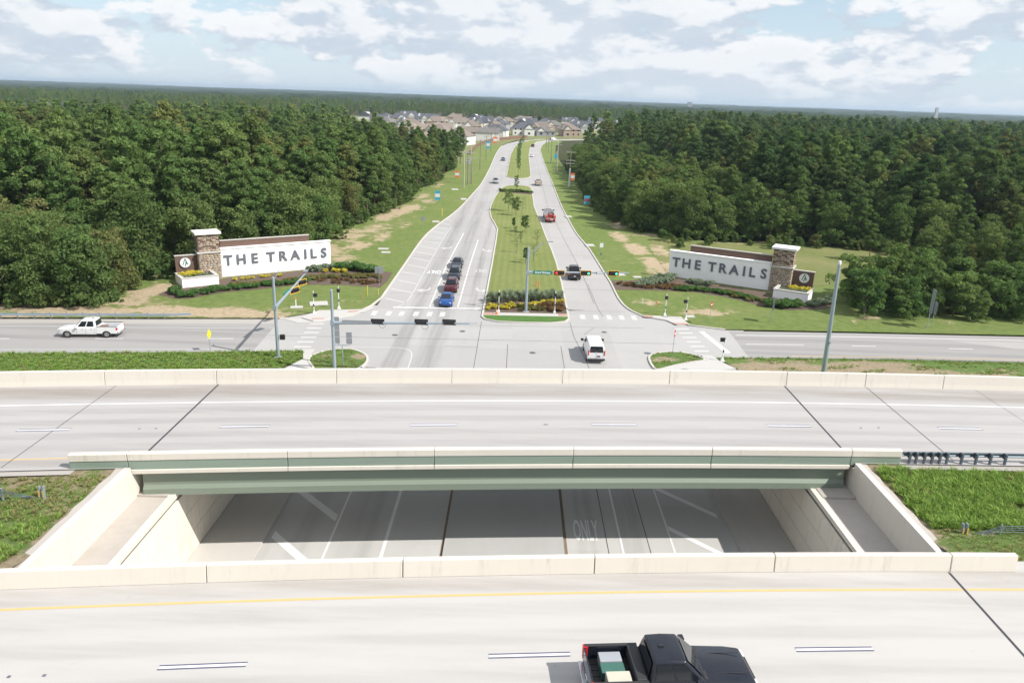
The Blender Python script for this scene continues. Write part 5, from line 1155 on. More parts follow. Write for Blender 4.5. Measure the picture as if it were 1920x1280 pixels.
post_sign('route_sign', 'small grey backed sign farther up the left verge', -19.96, 159.7, 2.6, [('sign_panel', circ(.42,2.5,8), .04, SIGNBK, 0),('sign_panel', rect(-.5,.5,2.05,2.3), .06, SIGNBK, 0)])
post_sign('speed_sign', 'white speed limit sign on the right verge beyond the signal', 15.73, 135.2, 3.0, [('sign_panel', rect(-.32,.32,2.2,3.0), -.05, SIGNW, 0), ('sign_panel', rect(-.14,.14,.8,1.2), -.06, DARKGR, 0)])
post_sign('street_sign', 'narrow grey edge-on sign on the right verge below the planter', 34.79, 96.9, 3.3, [('sign_panel', rect(-.5,.5,1.7,3.5), -.05, SIGNBK, 0)], R(82), .05)
post_sign('guide_sign', 'tall narrow grey sign before the right thicket', 55.67, 96.6, 5.4, [('sign_panel', rect(-.6,.6,2.2,5.4), -.05, SIGNBK, 0)], R(80), .05)
post_sign('guide_sign', 'smaller grey sign beside the tall one before the right thicket', 56.6, 97.2, 3.6, [('sign_panel', rect(-.6,.6,1.9,3.6), -.05, SIGNBK, 0)], R(78), .04)
def banner(label, x, y, w, z0, z1, m1, m2, rz=0):
    t = thing('banner_sign', label, 'sign', (x, y, .1), rz)
    for s in (-1,1): obj('post', MB().box(s*w/2-.05,s*w/2+.05,-.05,.05,-.1,z1), GALV, t)
    p = obj('sign_panel', MB().box(-w/2+.052,w/2-.052,-.04,.04,z0,z1), m1, t); obj('centre_panel', MB().box(-w/2+.08,w/2-.08,-.052,-.041,z0+(z1-z0)*.3,z0+(z1-z0)*.68), m2, p)
banner('light blue banner sign on the left verge below the power poles', -21.5, 203.9, 1.5, .6, 3.1, SIGNB, SIGNW); banner('orange and white banner sign left of the power poles', -21.0, 263.5, 1.6, .6, 3.0, SIGNO, SIGNW); banner('blue banner sign with dark middle on the right verge', 19.2, 206.8, 1.5, .5, 2.8, SIGNB, M('banner_maroon', (.25,.06,.10), .6, .1, 2)); banner('orange topped white banner sign beside the right power pole', 18.6, 258, 1.4, 1.6, 4.0, SIGNO, SIGNW); banner('pale blue banner sign far up the left verge', -16.7, 413, 2.2, 1.2, 5.0, SIGNB, SIGNW); banner('small blue banner sign far up the right verge before the trees', 16.2, 330, 1.4, 3.2, 5.2, SIGNB, SIGNB); banner('orange banner sign far up the left verge near the fence', -14.5, 470, 2.4, .8, 4.5, SIGNO, SIGNW)
def marker(name, label, x, y, h, mat, cap=None, r=.05, z=.1):
    t = thing(name, label, 'marker', (x, y, z)); obj('post', MB().cyl((0,0,-.1),(0,0,h),r,r,8), mat, t)
    if cap: obj('cap', MB().cyl((0,0,h),(0,0,h+.3),r*1.15,r*1.1,8), cap, t)
ORG = M('marker_orange', (.80,.16,.04), .6, .05, 3); PIPEW = SIGNW
marker('utility_marker', 'white utility marker post with orange cap on the left verge', -29.2, 96.6, 1.0, PIPEW, ORG, .07); marker('utility_marker', 'tall yellow marker stake on the left verge by the kerb', -20.9, 103.5, 1.5, SIGNY, None, .04); marker('utility_marker', 'orange stake below the tall yellow one on the left verge', -21.2, 101.0, .9, ORG, None, .03); marker('utility_marker', 'short yellow stake nearest the hatched lane', -19.5, 104.3, .9, SIGNY, None, .03); marker('utility_marker', 'white stub post in the bare soil of the right verge', 18.6, 104.2, .9, PIPEW, None, .06); marker('utility_marker', 'orange stake on the right verge near the curve', 20.6, 104.0, .7, ORG, None, .05); marker('utility_marker', 'white stub pipe in the median bed right of the mast', 2.95, 99.6, .7, PIPEW, None, .06); marker('utility_marker', 'yellow stake far up the left verge', -17.9, 180, 1.8, SIGNY, None, .06)
def cone(label, x, y, z):
    t = thing('traffic_cone', label, 'cone', (x, y, z)); obj('cone_body', MB().tube([(0,0,.04),(0,0,.7)], [.15,.03], 12), ORG, t); obj('cone_base', MB().box(-.2,.2,-.2,.2,0,.04), ORG, t); obj('reflective_band', MB().tube([(0,0,.38),(0,0,.52)], [.10,.075], 12), SIGNW, t)
cone('orange traffic cone on the red paver of the median path', -2.2, 96.2, .17); 
t = thing('marker_stakes', 'pair of orange stakes on the median lawn behind the mast', 'marker', (3.6,112.4,.14)); 
for dx in (-.2,.2): obj('stake', MB().box(dx-.05,dx+.05,-.03,.03,-.1,.9), ORG, t)
def slab(label, x, y, w, d, rz=0, z=.125):
    o = obj('utility_cover', MB().obox((0,0,.03),(w,d,.09)), WALK, None, label, 'cover'); o.location = (x, y, z); o.rotation_euler = (0,0,rz)
slab('larger pale concrete utility cover on the left verge lawn', -24.6, 137.6, 1.9, 1.3, .1); slab('smaller pale concrete utility cover just below the larger one', -23.6, 134.4, 1.6, 1.3, .1); slab('long concrete pad beside the left pedestrian posts', -26.6, 98.4, 2.4, 2.0, .3); slab('concrete pad at the marker post on the left verge', -29.0, 96.2, 1.6, 1.0, .2); slab('square concrete pad on the right verge by the landing', 24.2, 98.4, 1.2, 1.0, .1); slab('small concrete cover left of the mast foot', .5, 100.6, 1.4, .7, 0, .17); slab('flat storm drain inlet at the left kerb above the hatching', -18.4, 171, 1.6, 2.0, .1); slab('storm drain inlet at the right kerb beside the red truck', 12.9, 186, 1.6, 2.4, .1); slab('storm drain inlet at the right kerb nearer the camera', 14.9, 148.5, 1.8, 2.2, .1); slab('pale utility cover left of the power poles', -19.3, 234, 2.0, 3.0, .2); slab('storm drain inlet at the left kerb below the poles', -15.0, 212, 1.6, 3.4, .1); slab('pale concrete cover on the right verge above the bed', 17.8, 122.8, 1.4, 1.6, .2); slab('second pale cover on the right verge above the bed', 20.4, 121.4, 1.4, 1.0, .2)

for i, (x, y) in enumerate(((-6.2,88.5),(2.4,81.2),(11.6,90.2),(-14.2,86.0))):
    o = obj('manhole_cover', MB().cyl((x,y,0),(x,y,.018),.36,.35,20), M('manhole_iron', (.10,.10,.10), .7, .15, 4), inter)
# ------------------------------------------------------------------ vehicles (front is local +x)
def paint(name, c, rough=.22, metal=0.0): return M('paint_'+name, c, rough, 0, 1, metal, .35, 0, .35)
GLASS = M('dark_car_glass', (.012,.016,.02), .08, 0, spec=.6); TYRE = M('tyre_rubber', (.025,.025,.026), .85, .1, 4); RIM = M('alloy_rim', (.45,.45,.46), .35, .05, 4, metal=.6); DRIM = M('dark_rim', (.08,.08,.085), .4, 0, metal=.4)
TRIM = M('black_trim', (.03,.03,.032), .6, 0); CHROME = M('chrome_trim', (.6,.6,.62), .2, 0, metal=.9); HEADL = M('headlamp', (.75,.76,.78), .15, 0); TAILL = M('tail_lamp_red', (.55,.015,.02), .3, 0); PLATE = M('number_plate_white', (.7,.7,.68), .5, 0)
def quadpart(name, P, mat, par, inset=(0,1,0,1), off=.008, thick=0):
    """a pane lying on the quad P (4 corners), inset in u,v and lifted along its normal"""
    p = [Vector(q) for q in P]; u0,u1,v0,v1 = inset
    def at(u, v): return (p[0]*(1-u)+p[1]*u)*(1-v)+(p[3]*(1-u)+p[2]*u)*v
    n = (p[1]-p[0]).cross(p[3]-p[0]).normalized()
    c = [at(u0,v0)+n*off, at(u1,v0)+n*off, at(u1,v1)+n*off, at(u0,v1)+n*off]
    return obj(name, MB().poly([tuple(q) for q in c]), mat, par, recalc=False)
def wheel(par, x, y, r, w, rim=RIM):
    s = 1 if y > 0 else -1; n = 20
    secs = []
    for yy, rr in ((y-s*w,r*.9),(y-s*w*.9,r),(y-s*w*.1,r),(y,r*.93),(y+s*.004,r*.66)): secs.append([(x+rr*math.cos(2*math.pi*k/n), yy, r+rr*math.sin(2*math.pi*k/n)) for k in range(n)])
    t = obj('wheel', MB().loft(secs), TYRE, par, smooth=50)
    m = MB().tube([(x,y-s*.02,r),(x,y+s*.012,r)], [r*.64,r*.6], 18); q = obj('rim', m, rim, t)
    for k in range(5):
        a = k*2*math.pi/5; obj('rim_slot', MB().obox((0,0,0),(r*.30,.012,r*.16)).xf(Matrix.Translation((x+math.cos(a)*r*.38, y+s*.014, r+math.sin(a)*r*.38)) @ Matrix.Rotation(-a,4,'Y')), TRIM, t)
def arch(par, x, y, r):
    n = 14; s = 1 if y > 0 else -1; P = [(x+r*math.cos(math.pi*k/n), y, .34+r*math.sin(math.pi*k/n)) for k in range(n+1)]; P = [(x+r, y, .2)]+P+[(x-r, y, .2)]
    obj('wheel_arch', MB().poly(P if s < 0 else P[::-1]), TRIM, par, recalc=False)
def body_loft(st):
    secs = []
    for x, zb, zs, zt, wb, ws, wt in st:
        zm = zb+(zs-zb)*.35
        secs.append([(x,-wb,zb),(x,-ws,zm),(x,-ws*.99,zs),(x,-wt,zt),(x,0,zt+.03),(x,wt,zt),(x,ws*.99,zs),(x,ws,zm),(x,wb,zb)])
    return MB().loft(secs)
def greenhouse(par, pm, fb, ft, rt, rb, zb, zt, wb, wt, side=((.06,.48),(.53,.94)), rear=True, glass=GLASS, zr=None, rear_in=(.08,.92,.15,.85)):
    """windscreen foot fb, roof front ft, roof rear rt, rear foot rb"""
    zr = zr or zt
    m = MB(); secs = []
    for x, z, w in ((fb,zb,wb),(ft,zt,wt),((ft+rt)/2,zt+.03,wt),(rt,zr,wt),(rb,zb+.02,wb)):
        secs.append((x,z,w))
    V = []; 
    for x, z, w in secs: V += [(x,-w,z),(x,-w*.55,z+(.035 if z > zb+.1 else 0)),(x,w*.55,z+(.035 if z > zb+.1 else 0)),(x,w,z)]
    F = []
    for i in range(4):
        for j in range(3): a = i*4+j; F.append((a,a+1,a+5,a+4))
    F += [(0,4,8,12,16),(3,19,15,11,7)]
    m.add(V, F); g = bev(obj('cabin', m, pm, par, smooth=50), .07, 3)
    A = lambda x, w, z: (x, w, z)
    quadpart('windscreen', [A(fb,wb,zb),A(fb,-wb,zb),A(ft,-wt,zt),A(ft,wt,zt)][::-1] if False else [A(fb,-wb,zb),A(fb,wb,zb),A(ft,wt,zt),A(ft,-wt,zt)], glass, g, (.07,.93,.08,.92), .05)
    if rear: quadpart('rear_window', [A(rb,wb,zb+.02),A(rb,-wb,zb+.02),A(rt,-wt,zr),A(rt,wt,zr)], glass, g, rear_in, .05)
    for s in (-1,1):
        q = [A(rb,-wb,zb+.02),A(fb,-wb,zb),A(ft,-wt,zt),A(rt,-wt,zr)] if s < 0 else [A(fb,wb,zb),A(rb,wb,zb+.02),A(rt,wt,zr),A(ft,wt,zt)]
        for a, b in side: quadpart('side_window', q, glass, g, ((a,b,.12,.86) if s < 0 else (1-b,1-a,.12,.86)), .014)
    return g
def mirrors(par, x, y, z, mat, s=1.0):
    for k in (-1,1):
        m = bev(obj('mirror', MB().box(x-.09*s,x+.09*s,*sorted((k*(y+.05),k*(y+.28*s))),z,z+.2*s), mat, par), .03)
        obj('mirror_arm', MB().box(x-.03,x+.03,*sorted((k*(y-.1),k*(y+.049))),z+.02,z+.07), TRIM, m)
def rear_face(par, x, w, z0, z1, lamp_w=.2, plate=True):
    for s in (-1,1): bev(obj('tail_lamp', MB().box(x-.03,x+.05,*sorted((s*(w-.02),s*(w-lamp_w))),z0,z1), TAILL, par), .015)
def front_face(par, x, w, z, lw=.36, grille=True):
    for s in (-1,1): bev(obj('headlamp', MB().box(x-.16,x+.015,*sorted((s*(w-.03),s*(w-lw))),z-.07,z+.09), HEADL, par), .02)
    if grille: obj('grille', MB().box(x-.05,x+.03,-w+lw+.06,w-lw-.06,z-.16,z+.07), TRIM, par)
    obj('number_plate', MB().box(x+.02,x+.055,-.2,.2,z-.36,z-.22), PLATE, par)
def car(label, kind, pm, loc, rz, rim=RIM, sc=1.0, group=None):
    t = thing({'sedan':'sedan_car','suv':'suv_car','van':'cargo_van'}[kind], label, 'van' if kind == 'van' else 'car', loc, rz, group); t.scale = (sc,sc,sc)
    if kind == 'sedan':
        st = [(2.32,.34,.52,.58,.60,.66,.55),(2.2,.24,.62,.70,.76,.82,.66),(1.9,.2,.70,.80,.84,.89,.72),(1.3,.2,.80,.93,.86,.91,.76),(.9,.2,.86,.98,.86,.92,.78),(-.6,.2,.90,1.0,.86,.92,.80),(-1.7,.22,.94,1.04,.85,.91,.78),(-2.15,.28,.92,1.02,.80,.85,.72),(-2.3,.4,.82,.95,.70,.76,.66)]
        b = obj('body', body_loft(st), pm, t, smooth=45); greenhouse(t, pm, 1.05, .2, -.95, -1.85, .97, 1.42, .79, .58)
        wx, r, hw = (1.40,-1.36), .33, .92; mirrors(t, .75, .86, .98, pm); front_face(t, 2.2, .78, .62); rear_face(t, -2.22, .80, .78, .92, .3)
    elif kind == 'suv':
        st = [(2.32,.36,.72,.80,.66,.74,.62),(2.2,.3,.86,.96,.82,.88,.74),(1.8,.26,.94,1.04,.88,.93,.78),(1.1,.26,.98,1.10,.89,.95,.82),(-.6,.26,1.02,1.12,.89,.95,.84),(-2.0,.28,1.04,1.14,.88,.94,.84),(-2.3,.4,.98,1.10,.82,.88,.80)]
        b = obj('body', body_loft(st), pm, t, smooth=45); greenhouse(t, pm, 1.05, .35, -1.75, -2.2, 1.08, 1.68, .83, .64, ((.07,.36),(.40,.66),(.70,.93)))
        wx, r, hw = (1.42,-1.38), .37, .95; mirrors(t, .85, .88, 1.12, pm); front_face(t, 2.22, .82, .82); rear_face(t, -2.26, .84, .85, 1.12, .18)
        obj('roof_rail', MB().box(-1.6,.2,.58,.62,1.70,1.75), TRIM, t); obj('roof_rail', MB().box(-1.6,.2,-.62,-.58,1.70,1.75), TRIM, t)
    else:
        st = [(2.75,.42,.72,.80,.78,.86,.72),(2.6,.34,.92,1.02,.90,.96,.82),(2.1,.3,1.05,1.16,.94,.99,.86),(1.7,.3,1.12,1.24,.95,1.0,.9),(-2.7,.34,1.12,1.24,.95,1.0,.95),(-2.8,.42,1.08,1.2,.92,.98,.93)]
        b = obj('body', body_loft(st), pm, t, smooth=45)
        greenhouse(t, pm, 2.0, 1.15, -2.62, -2.79, 1.18, 2.02, .95, .80, ((.70,.80),(.815,.955)), True, GLASS, None, (.10,.90,.30,.93))
        wx, r, hw = (1.75,-1.75), .38, 1.0; mirrors(t, 1.62, .98, 1.25, TRIM, 1.3); front_face(t, 2.62, .88, .84)
        for s in (-1,1): bev(obj('tail_lamp', MB().box(-2.86,-2.76,*sorted((s*.95,s*.83)),.98,1.55), TAILL, t), .02)
        for y in (-.38,.38): obj('rear_window', MB().box(-2.80,-2.755,y-.33,y+.33,1.30,1.74), GLASS, t)
        obj('door_seam', MB().box(-2.825,-2.815,-.008,.008,.62,1.98), TRIM, t); obj('rear_bumper', MB().box(-2.98,-2.80,-.96,.96,.42,.60), TRIM, t); obj('number_plate', MB().box(-2.835,-2.82,-.42,-.1,.80,.94), TRIM, t)
    for x in wx:
        for s in (-1,1): arch(t, x, s*(hw+.004), r+.09); wheel(t, x, s*(hw+.012), r, .24, rim)
    obj('bumper', MB().box(st[0][0]-.12,st[0][0]+.02,-.62,.62,.26,.40), TRIM, t)
    return t
def pickup(label, pm, loc, rz, cab='crew', L=5.9, bed=1.75, W=1.0, load=(), rim=RIM, bumper=CHROME, sc=1.0, H=1.93, big_lamp=False):
    t = thing('pickup_truck', label, 'pickup truck', loc, rz); t.scale = (sc,sc,sc)
    xf, xr = L/2, -L/2; xb = xr+bed; cabL = {'crew':2.35,'reg':1.55,'ext':2.0}[cab]; xw = xb+cabL
    st = [(xf,.46,.86,.95,W*.80,W*.86,W*.72),(xf-.12,.40,1.02,1.10,W*.92,W*.96,W*.80),(xf-.7,.38,1.10,1.17,W*.95,W*.985,W*.84),(xw+.05,.38,1.14,1.22,W*.96,W,W*.88),(xb+.03,.38,1.16,1.24,W*.96,W,W*.9)]
    bev(obj('body', body_loft(st), pm, t, smooth=50), .05, 3)
    greenhouse(t, pm, xw+.02, xw-.72, xb+.18, xb+.03, 1.19, H, W*.90, W*.72, ((.10,.46),(.52,.88)) if cab != 'reg' else ((.14,.80),), True, GLASS)
    # open load bed
    for s in (-1,1):
        m = MB(); y0, y1 = sorted((s*W, s*(W-.12))); m.box(xr+.06, xb, y0, y1, .50, 1.30); bev(obj('bed_side', m, pm, t), .02)
        obj('bed_rail', MB().box(xr+.04, xb, *sorted((s*(W-.0),s*(W-.13))), 1.302, 1.325), TRIM, t)
    obj('bed_floor', MB().box(xr+.06, xb, -W+.12, W-.12, .60, .78), TRIM, t); obj('bed_front', MB().box(xb-.04, xb+.02, -W+.12, W-.12, .78, 1.28), pm, t)
    bev(obj('tailgate', MB().box(xr, xr+.055, -W+.13, W-.13, .62, 1.29), pm, t), .015)
    for s in (-1,1): bev(obj('tail_lamp', MB().box(xr-.015,xr+.16,*sorted((s*(W+.012),s*(W-.16))),.80 if big_lamp else .92,1.31 if big_lamp else 1.2), TAILL, t), .01)
    bev(obj('rear_bumper', MB().box(xr-.16,xr-.01,-W*.95,W*.95,.46,.64), bumper, t), .02); bev(obj('front_bumper', MB().box(xf-.1,xf+.1,-W*.95,W*.95,.40,.62), bumper, t), .03)
    obj('number_plate', MB().box(xr-.012,xr-.004,-.17,.17,.68,.80), PLATE, t); obj('grille', MB().box(xf-.05,xf+.03,-.52,.52,.70,.98), TRIM, t)
    for s in (-1,1): bev(obj('headlamp', MB().box(xf-.22,xf+.02,*sorted((s*W*.9,s*.56)),.82,1.0), HEADL, t), .02)
    mirrors(t, xw-.30, W*.96, 1.2, pm if cab != 'reg' else TRIM, 1.15)
    for s in (-1,1):
        for k in range(2 if cab == 'crew' else 1): obj('door_handle', MB().box(xb+.45+k*.95,xb+.62+k*.95,*sorted((s*(W+.0),s*(W+.02))),1.0,1.04), TRIM, t)
        for k in range(3 if cab == 'crew' else 2): x = xb+.14+k*1.0; obj('door_seam', MB().box(x,x+.012,*sorted((s*W*.99,s*(W+.004))),.5,1.14), TRIM, t)
    r = .40
    for x in (xf-.98, xr+1.22 if bed > 2 else xr+1.05):
        for s in (-1,1): arch(t, x, s*(W+.004), r+.10); wheel(t, x, s*(W+.012), r, .27, rim)
    for s in (-1,1): obj('hood_crease', MB().box(xw+.15,xf-.25,s*W*.5-.012,s*W*.5+.012,1.2,1.216), TRIM, t)
    obj('wiper', MB().box(xw-.02,xw+.06,-.55,.2,1.235,1.255), TRIM, t); obj('cowl', MB().box(xw+.02,xw+.13,-W*.8,W*.8,1.2,1.235), TRIM, t)
    obj('roof_antenna', MB().box(xb+.5,xb+.68,-.03,.03,H+.03,H+.12), TRIM, t)
    for k in range(5): obj('bed_rib', MB().box(xr+.1,xb-.05,-W*.6+k*.3*W-.03,-W*.6+k*.3*W+.03,.781,.80), TRIM, t)
    for nm, b, mt in load: bev(obj(nm, MB().box(*b), mt, t), .02)
    return t
BLACK = paint('black', (.012,.014,.020)); WHITE = paint('white', (.72,.72,.73)); BLUE = paint('blue', (.014,.07,.26), .25, .2); MAROON = paint('maroon', (.075,.012,.020), .25, .2); NAVY = paint('dark_navy', (.018,.024,.036)); SILVER = paint('silver', (.40,.41,.42), .3, .4); DRED = paint('dark_red', (.11,.02,.02)); BLUEG = paint('blue_grey', (.10,.14,.22), .3, .3)
CRATEG = M('crate_green', (.045,.13,.105), .6, .08, 3); CRATEW = M('crate_pale', (.50,.48,.40), .6, .08, 3); GREYB = M('grey_box', (.32,.34,.37), .6, .08, 3)
zt = ZN
pickup('black pickup truck on the near bridge with crates in its bed', paint('black_blue', (.012,.014,.022)), (5.95, 21.25+hf(6.05)-.5+.32, zt), R(5), 'ext', 5.85, 1.95, 1.0,
    (('cargo_crate',(-2.42,-1.62,.30,.78,.782,1.15),GREYB),('cargo_crate',(-2.45,-1.60,-.22,.28,.782,1.12),CRATEG),('cargo_crate',(-2.35,-1.50,-.80,-.26,.782,1.22),CRATEW),('tool_box',(-1.36,-1.02,-.86,.86,.90,1.36),TRIM)), RIM, CHROME, 1.0, 1.93, True)
pickup('white crew cab pickup with open loaded bed driving on the left frontage road', WHITE, (-48.65, 82.0, .008), R(180+6), 'crew', 6.5, 2.3, 1.02,
    (('cargo_load',(-3.0,-1.6,-.7,.2,.782,1.12),GREYB),('cargo_load',(-1.9,-1.1,-.2,.75,.782,1.22),M('brown_cargo',(.20,.12,.09),.8,.2,3))), RIM, CHROME, 1.0, 2.0)
car('white cargo van driving away across the intersection', 'van', WHITE, (9.35, 81.0, .008), R(91), RIM)
car('bright blue sedan first in the queue at the stop line', 'sedan', BLUE, (-9.35, 101.2, .02), R(-90))
car('dark maroon suv second in the queue behind the blue sedan', 'suv', MAROON, (-9.35, 108.9, .02), R(-90)); car('dark navy suv third in the queue behind the maroon suv', 'suv', NAVY, (-9.55, 117.0, .02), R(-90)); car('dark navy sedan last in the queue', 'sedan', NAVY, (-9.8, 125.3, .02), R(-90))
pickup('black pickup truck driving away behind the signal arm on the right carriageway', paint('black_brown', (.022,.018,.018)), (9.75, 120.6, .02), R(90), 'crew', 5.9, 1.7, 1.0, (), DRIM, TRIM)
# truck carrying a red machine
def red_truck(loc, rz):
    t = thing('flatbed_truck', 'white flatbed truck with a red and orange machine on its rear, driving away', 'truck', loc, rz)
    st = [(5.2,.5,1.0,1.1,.95,1.02,.85),(5.0,.45,1.25,1.35,1.05,1.1,.95),(4.2,.45,1.35,1.45,1.08,1.12,1.0),(2.9,.45,1.4,1.5,1.08,1.12,1.0)]
    obj('body', body_loft(st), WHITE, t, smooth=40); greenhouse(t, WHITE, 4.3, 3.75, 2.95, 2.9, 1.46, 2.35, 1.0, .86, ((.15,.8),)); mirrors(t, 4.0, 1.08, 1.6, TRIM, 1.6)
    obj('roof_panel', MB().box(3.0,3.9,-.7,.7,2.42,2.47), GREYB, t); obj('headboard', MB().box(2.62,2.74,-1.22,1.22,1.1,2.1), GREYB, t)
    obj('flatbed', MB().box(-4.9,2.7,-1.22,1.22,.92,1.10), M('pale_red_deck', (.40,.27,.26), .8, .1, 2), t)
    RED = paint('machine_red', (.28,.025,.02)); OR = paint('machine_orange', (.42,.08,.04))
    for s in (-1,1):
        obj('side_guard', MB().box(-2.2,2.6,*sorted((s*1.2,s*1.25)),1.1,1.5), GREYB, t); bev(obj('machine_fender', MB().box(-4.9,-3.2,*sorted((s*1.2,s*.62)),1.11,1.75), OR, t), .08)
    bev(obj('machine_engine', MB().box(-4.6,-3.0,-.5,.5,1.11,1.95), RED, t), .08); obj('machine_seat', MB().box(-2.9,-1.2,-.85,.35,1.11,1.9), TRIM, t); obj('machine_frame', MB().tube([(-4.4,.3,1.95),(-3.4,.3,2.3),(-2.2,.4,2.0)], .08, 8), RED, t); obj('machine_mast', MB().tube([(-3.4,-.3,1.9),(-3.3,-.3,2.35),(-2.2,-.4,2.2)], .06, 8), TRIM, t); bev(obj('machine_tank', MB().box(-1.9,-.6,.2,.9,1.11,1.8), GREYB, t), .05)
    for s in (-1,1): obj('tail_lamp', MB().box(-4.96,-4.9,*sorted((s*1.1,s*.85)),.75,.9), TAILL, t)
    obj('rear_bumper', MB().box(-4.95,-4.8,-1.1,1.1,.5,.68), RED, t)
    for x in (3.9,-2.3,-3.5):
        for s in (-1,1): wheel(t, x, s*1.14, .48, .3)
red_truck((7.9, 180.6, .02), R(92))
pickup('dark cabbed pickup with pale load driving away past the median gap', paint('tan', (.36,.30,.24)), (6.95, 255.5, .02), R(90), 'crew', 6.0, 1.9, 1.02, (('cargo_load',(-2.8,-1.2,-.8,.8,.782,1.5),CRATEW),))
car('silver suv driving towards the camera near the median gap', 'suv', SILVER, (-7.4, 257, .02), R(-88), RIM, 1.04); car('small blue grey car driving towards the camera up the left carriageway', 'sedan', BLUEG, (-7.0, 352, .02), R(-90)); car('white car driving away far up the right carriageway', 'sedan', WHITE, (6.6, 381, .02), R(90)); car('dark red car driving away before the far bend', 'suv', DRED, (8.4, 461, .02), R(84)); car('white van parked at the far bend before the houses', 'van', WHITE, (24, 541, .02), R(40))
# ------------------------------------------------------------------ power poles
WOOD = M('pole_wood', (.24,.20,.165), .9, .2, 2); WOODL = M('pole_pale_wood', (.44,.41,.37), .9, .12, 2); INSUL = M('insulator_grey', (.35,.36,.37), .5, .05, 3)
def power_pole(label, x, y, h, arms, mat=WOOD, sleeve=None, xformers=0):
    t = thing('power_pole', label, 'pole', (x, y, .08)); obj('pole', MB().tube([(0,0,-.2),(0,0,h)], [.19,.12], 10), mat, t, smooth=40)
    for z, w in arms:
        a = obj('crossarm', MB().box(-w,w,-.17,-.05,z-.07,z+.07), WOODL, t)
        for q in (-.9,-.45,.45,.9): obj('insulator', MB().cyl((w*q,-.11,z+.07),(w*q,-.11,z+.3),.06,.04,6), INSUL, a)
    if sleeve: obj('sleeve', MB().tube([(0,0,.0),(0,0,sleeve)], [.30,.27], 12), SIGNW, t)
    for k in range(xformers): obj('transformer', MB().cyl((-.45+.45*k,-.42,h*.62),(-.45+.45*k,-.42,h*.62+1.0),.24,.24,10), INSUL, t)
    return t
power_pole('leftmost pale power pole of the tight cluster on the left verge', -16.9, 239.2, 11.6, ((11.0,1.5),), WOODL)
power_pole('dark power pole with transformers in the middle of the left cluster', -16.3, 248.4, 10.8, ((10.2,1.4),(8.4,1.2)), WOOD, None, 3)
power_pole('rightmost pale power pole of the tight cluster on the left verge', -15.6, 253.4, 11.9, ((9.8,1.6),), WOODL, None, 1)
power_pole('second dark pole behind the tight cluster on the left verge', -15.2, 250.6, 9.6, ((8.2,1.1),), WOOD)
power_pole('lone dark power pole up the left verge after the cluster', -14.9, 299.7, 11.7, ((11.2,1.2),)); power_pole('second lone power pole up the left verge', -14.7, 349.4, 10.9, ((10.4,1.2),)); power_pole('third lone power pole up the left verge', -14.6, 405.7, 10.5, ((10.0,1.2),)); power_pole('farthest lone power pole up the left verge', -14.8, 477.2, 10.5, ((10.0,1.2),))
power_pole('power pole with white sleeve and three crossarms on the right verge', 17.2, 252.5, 12.2, ((11.2,1.4),(8.6,1.5),(7.6,1.4)), WOOD, 6.0)
power_pole('slender power pole with one crossarm on the right verge', 15.1, 295.4, 12.2, ((11.0,1.5),), WOODL, None, 1); power_pole('first pole beyond the slender one on the right verge', 14.7, 344.3, 11.4, ()); power_pole('second pole beyond the slender one on the right verge', 15.9, 412.9, 13.0, ()); power_pole('tall last pole at the bend on the right verge', 15.8, 443.3, 15.3, ((14.4,1.2),))
for i, (P) in enumerate(([(17.2,252.5,11.5),(16.0,274,10.9),(15.1,295.4,11.3),(14.9,320,10.6),(14.7,344.3,11.0)],[(-15.6,253.4,10.1),(-15.2,276,9.9),(-14.9,299.7,11.4),(-14.8,324,10.5),(-14.7,349.4,10.7),(-14.6,378,9.8),(-14.6,405.7,10.2)])):
    obj('power_line', MB().tube(P, .025, 4), BLACKP, None, 'thin dark power line between the poles of the right verge' if i == 0 else 'thin dark power line between the poles of the left verge', 'cable')
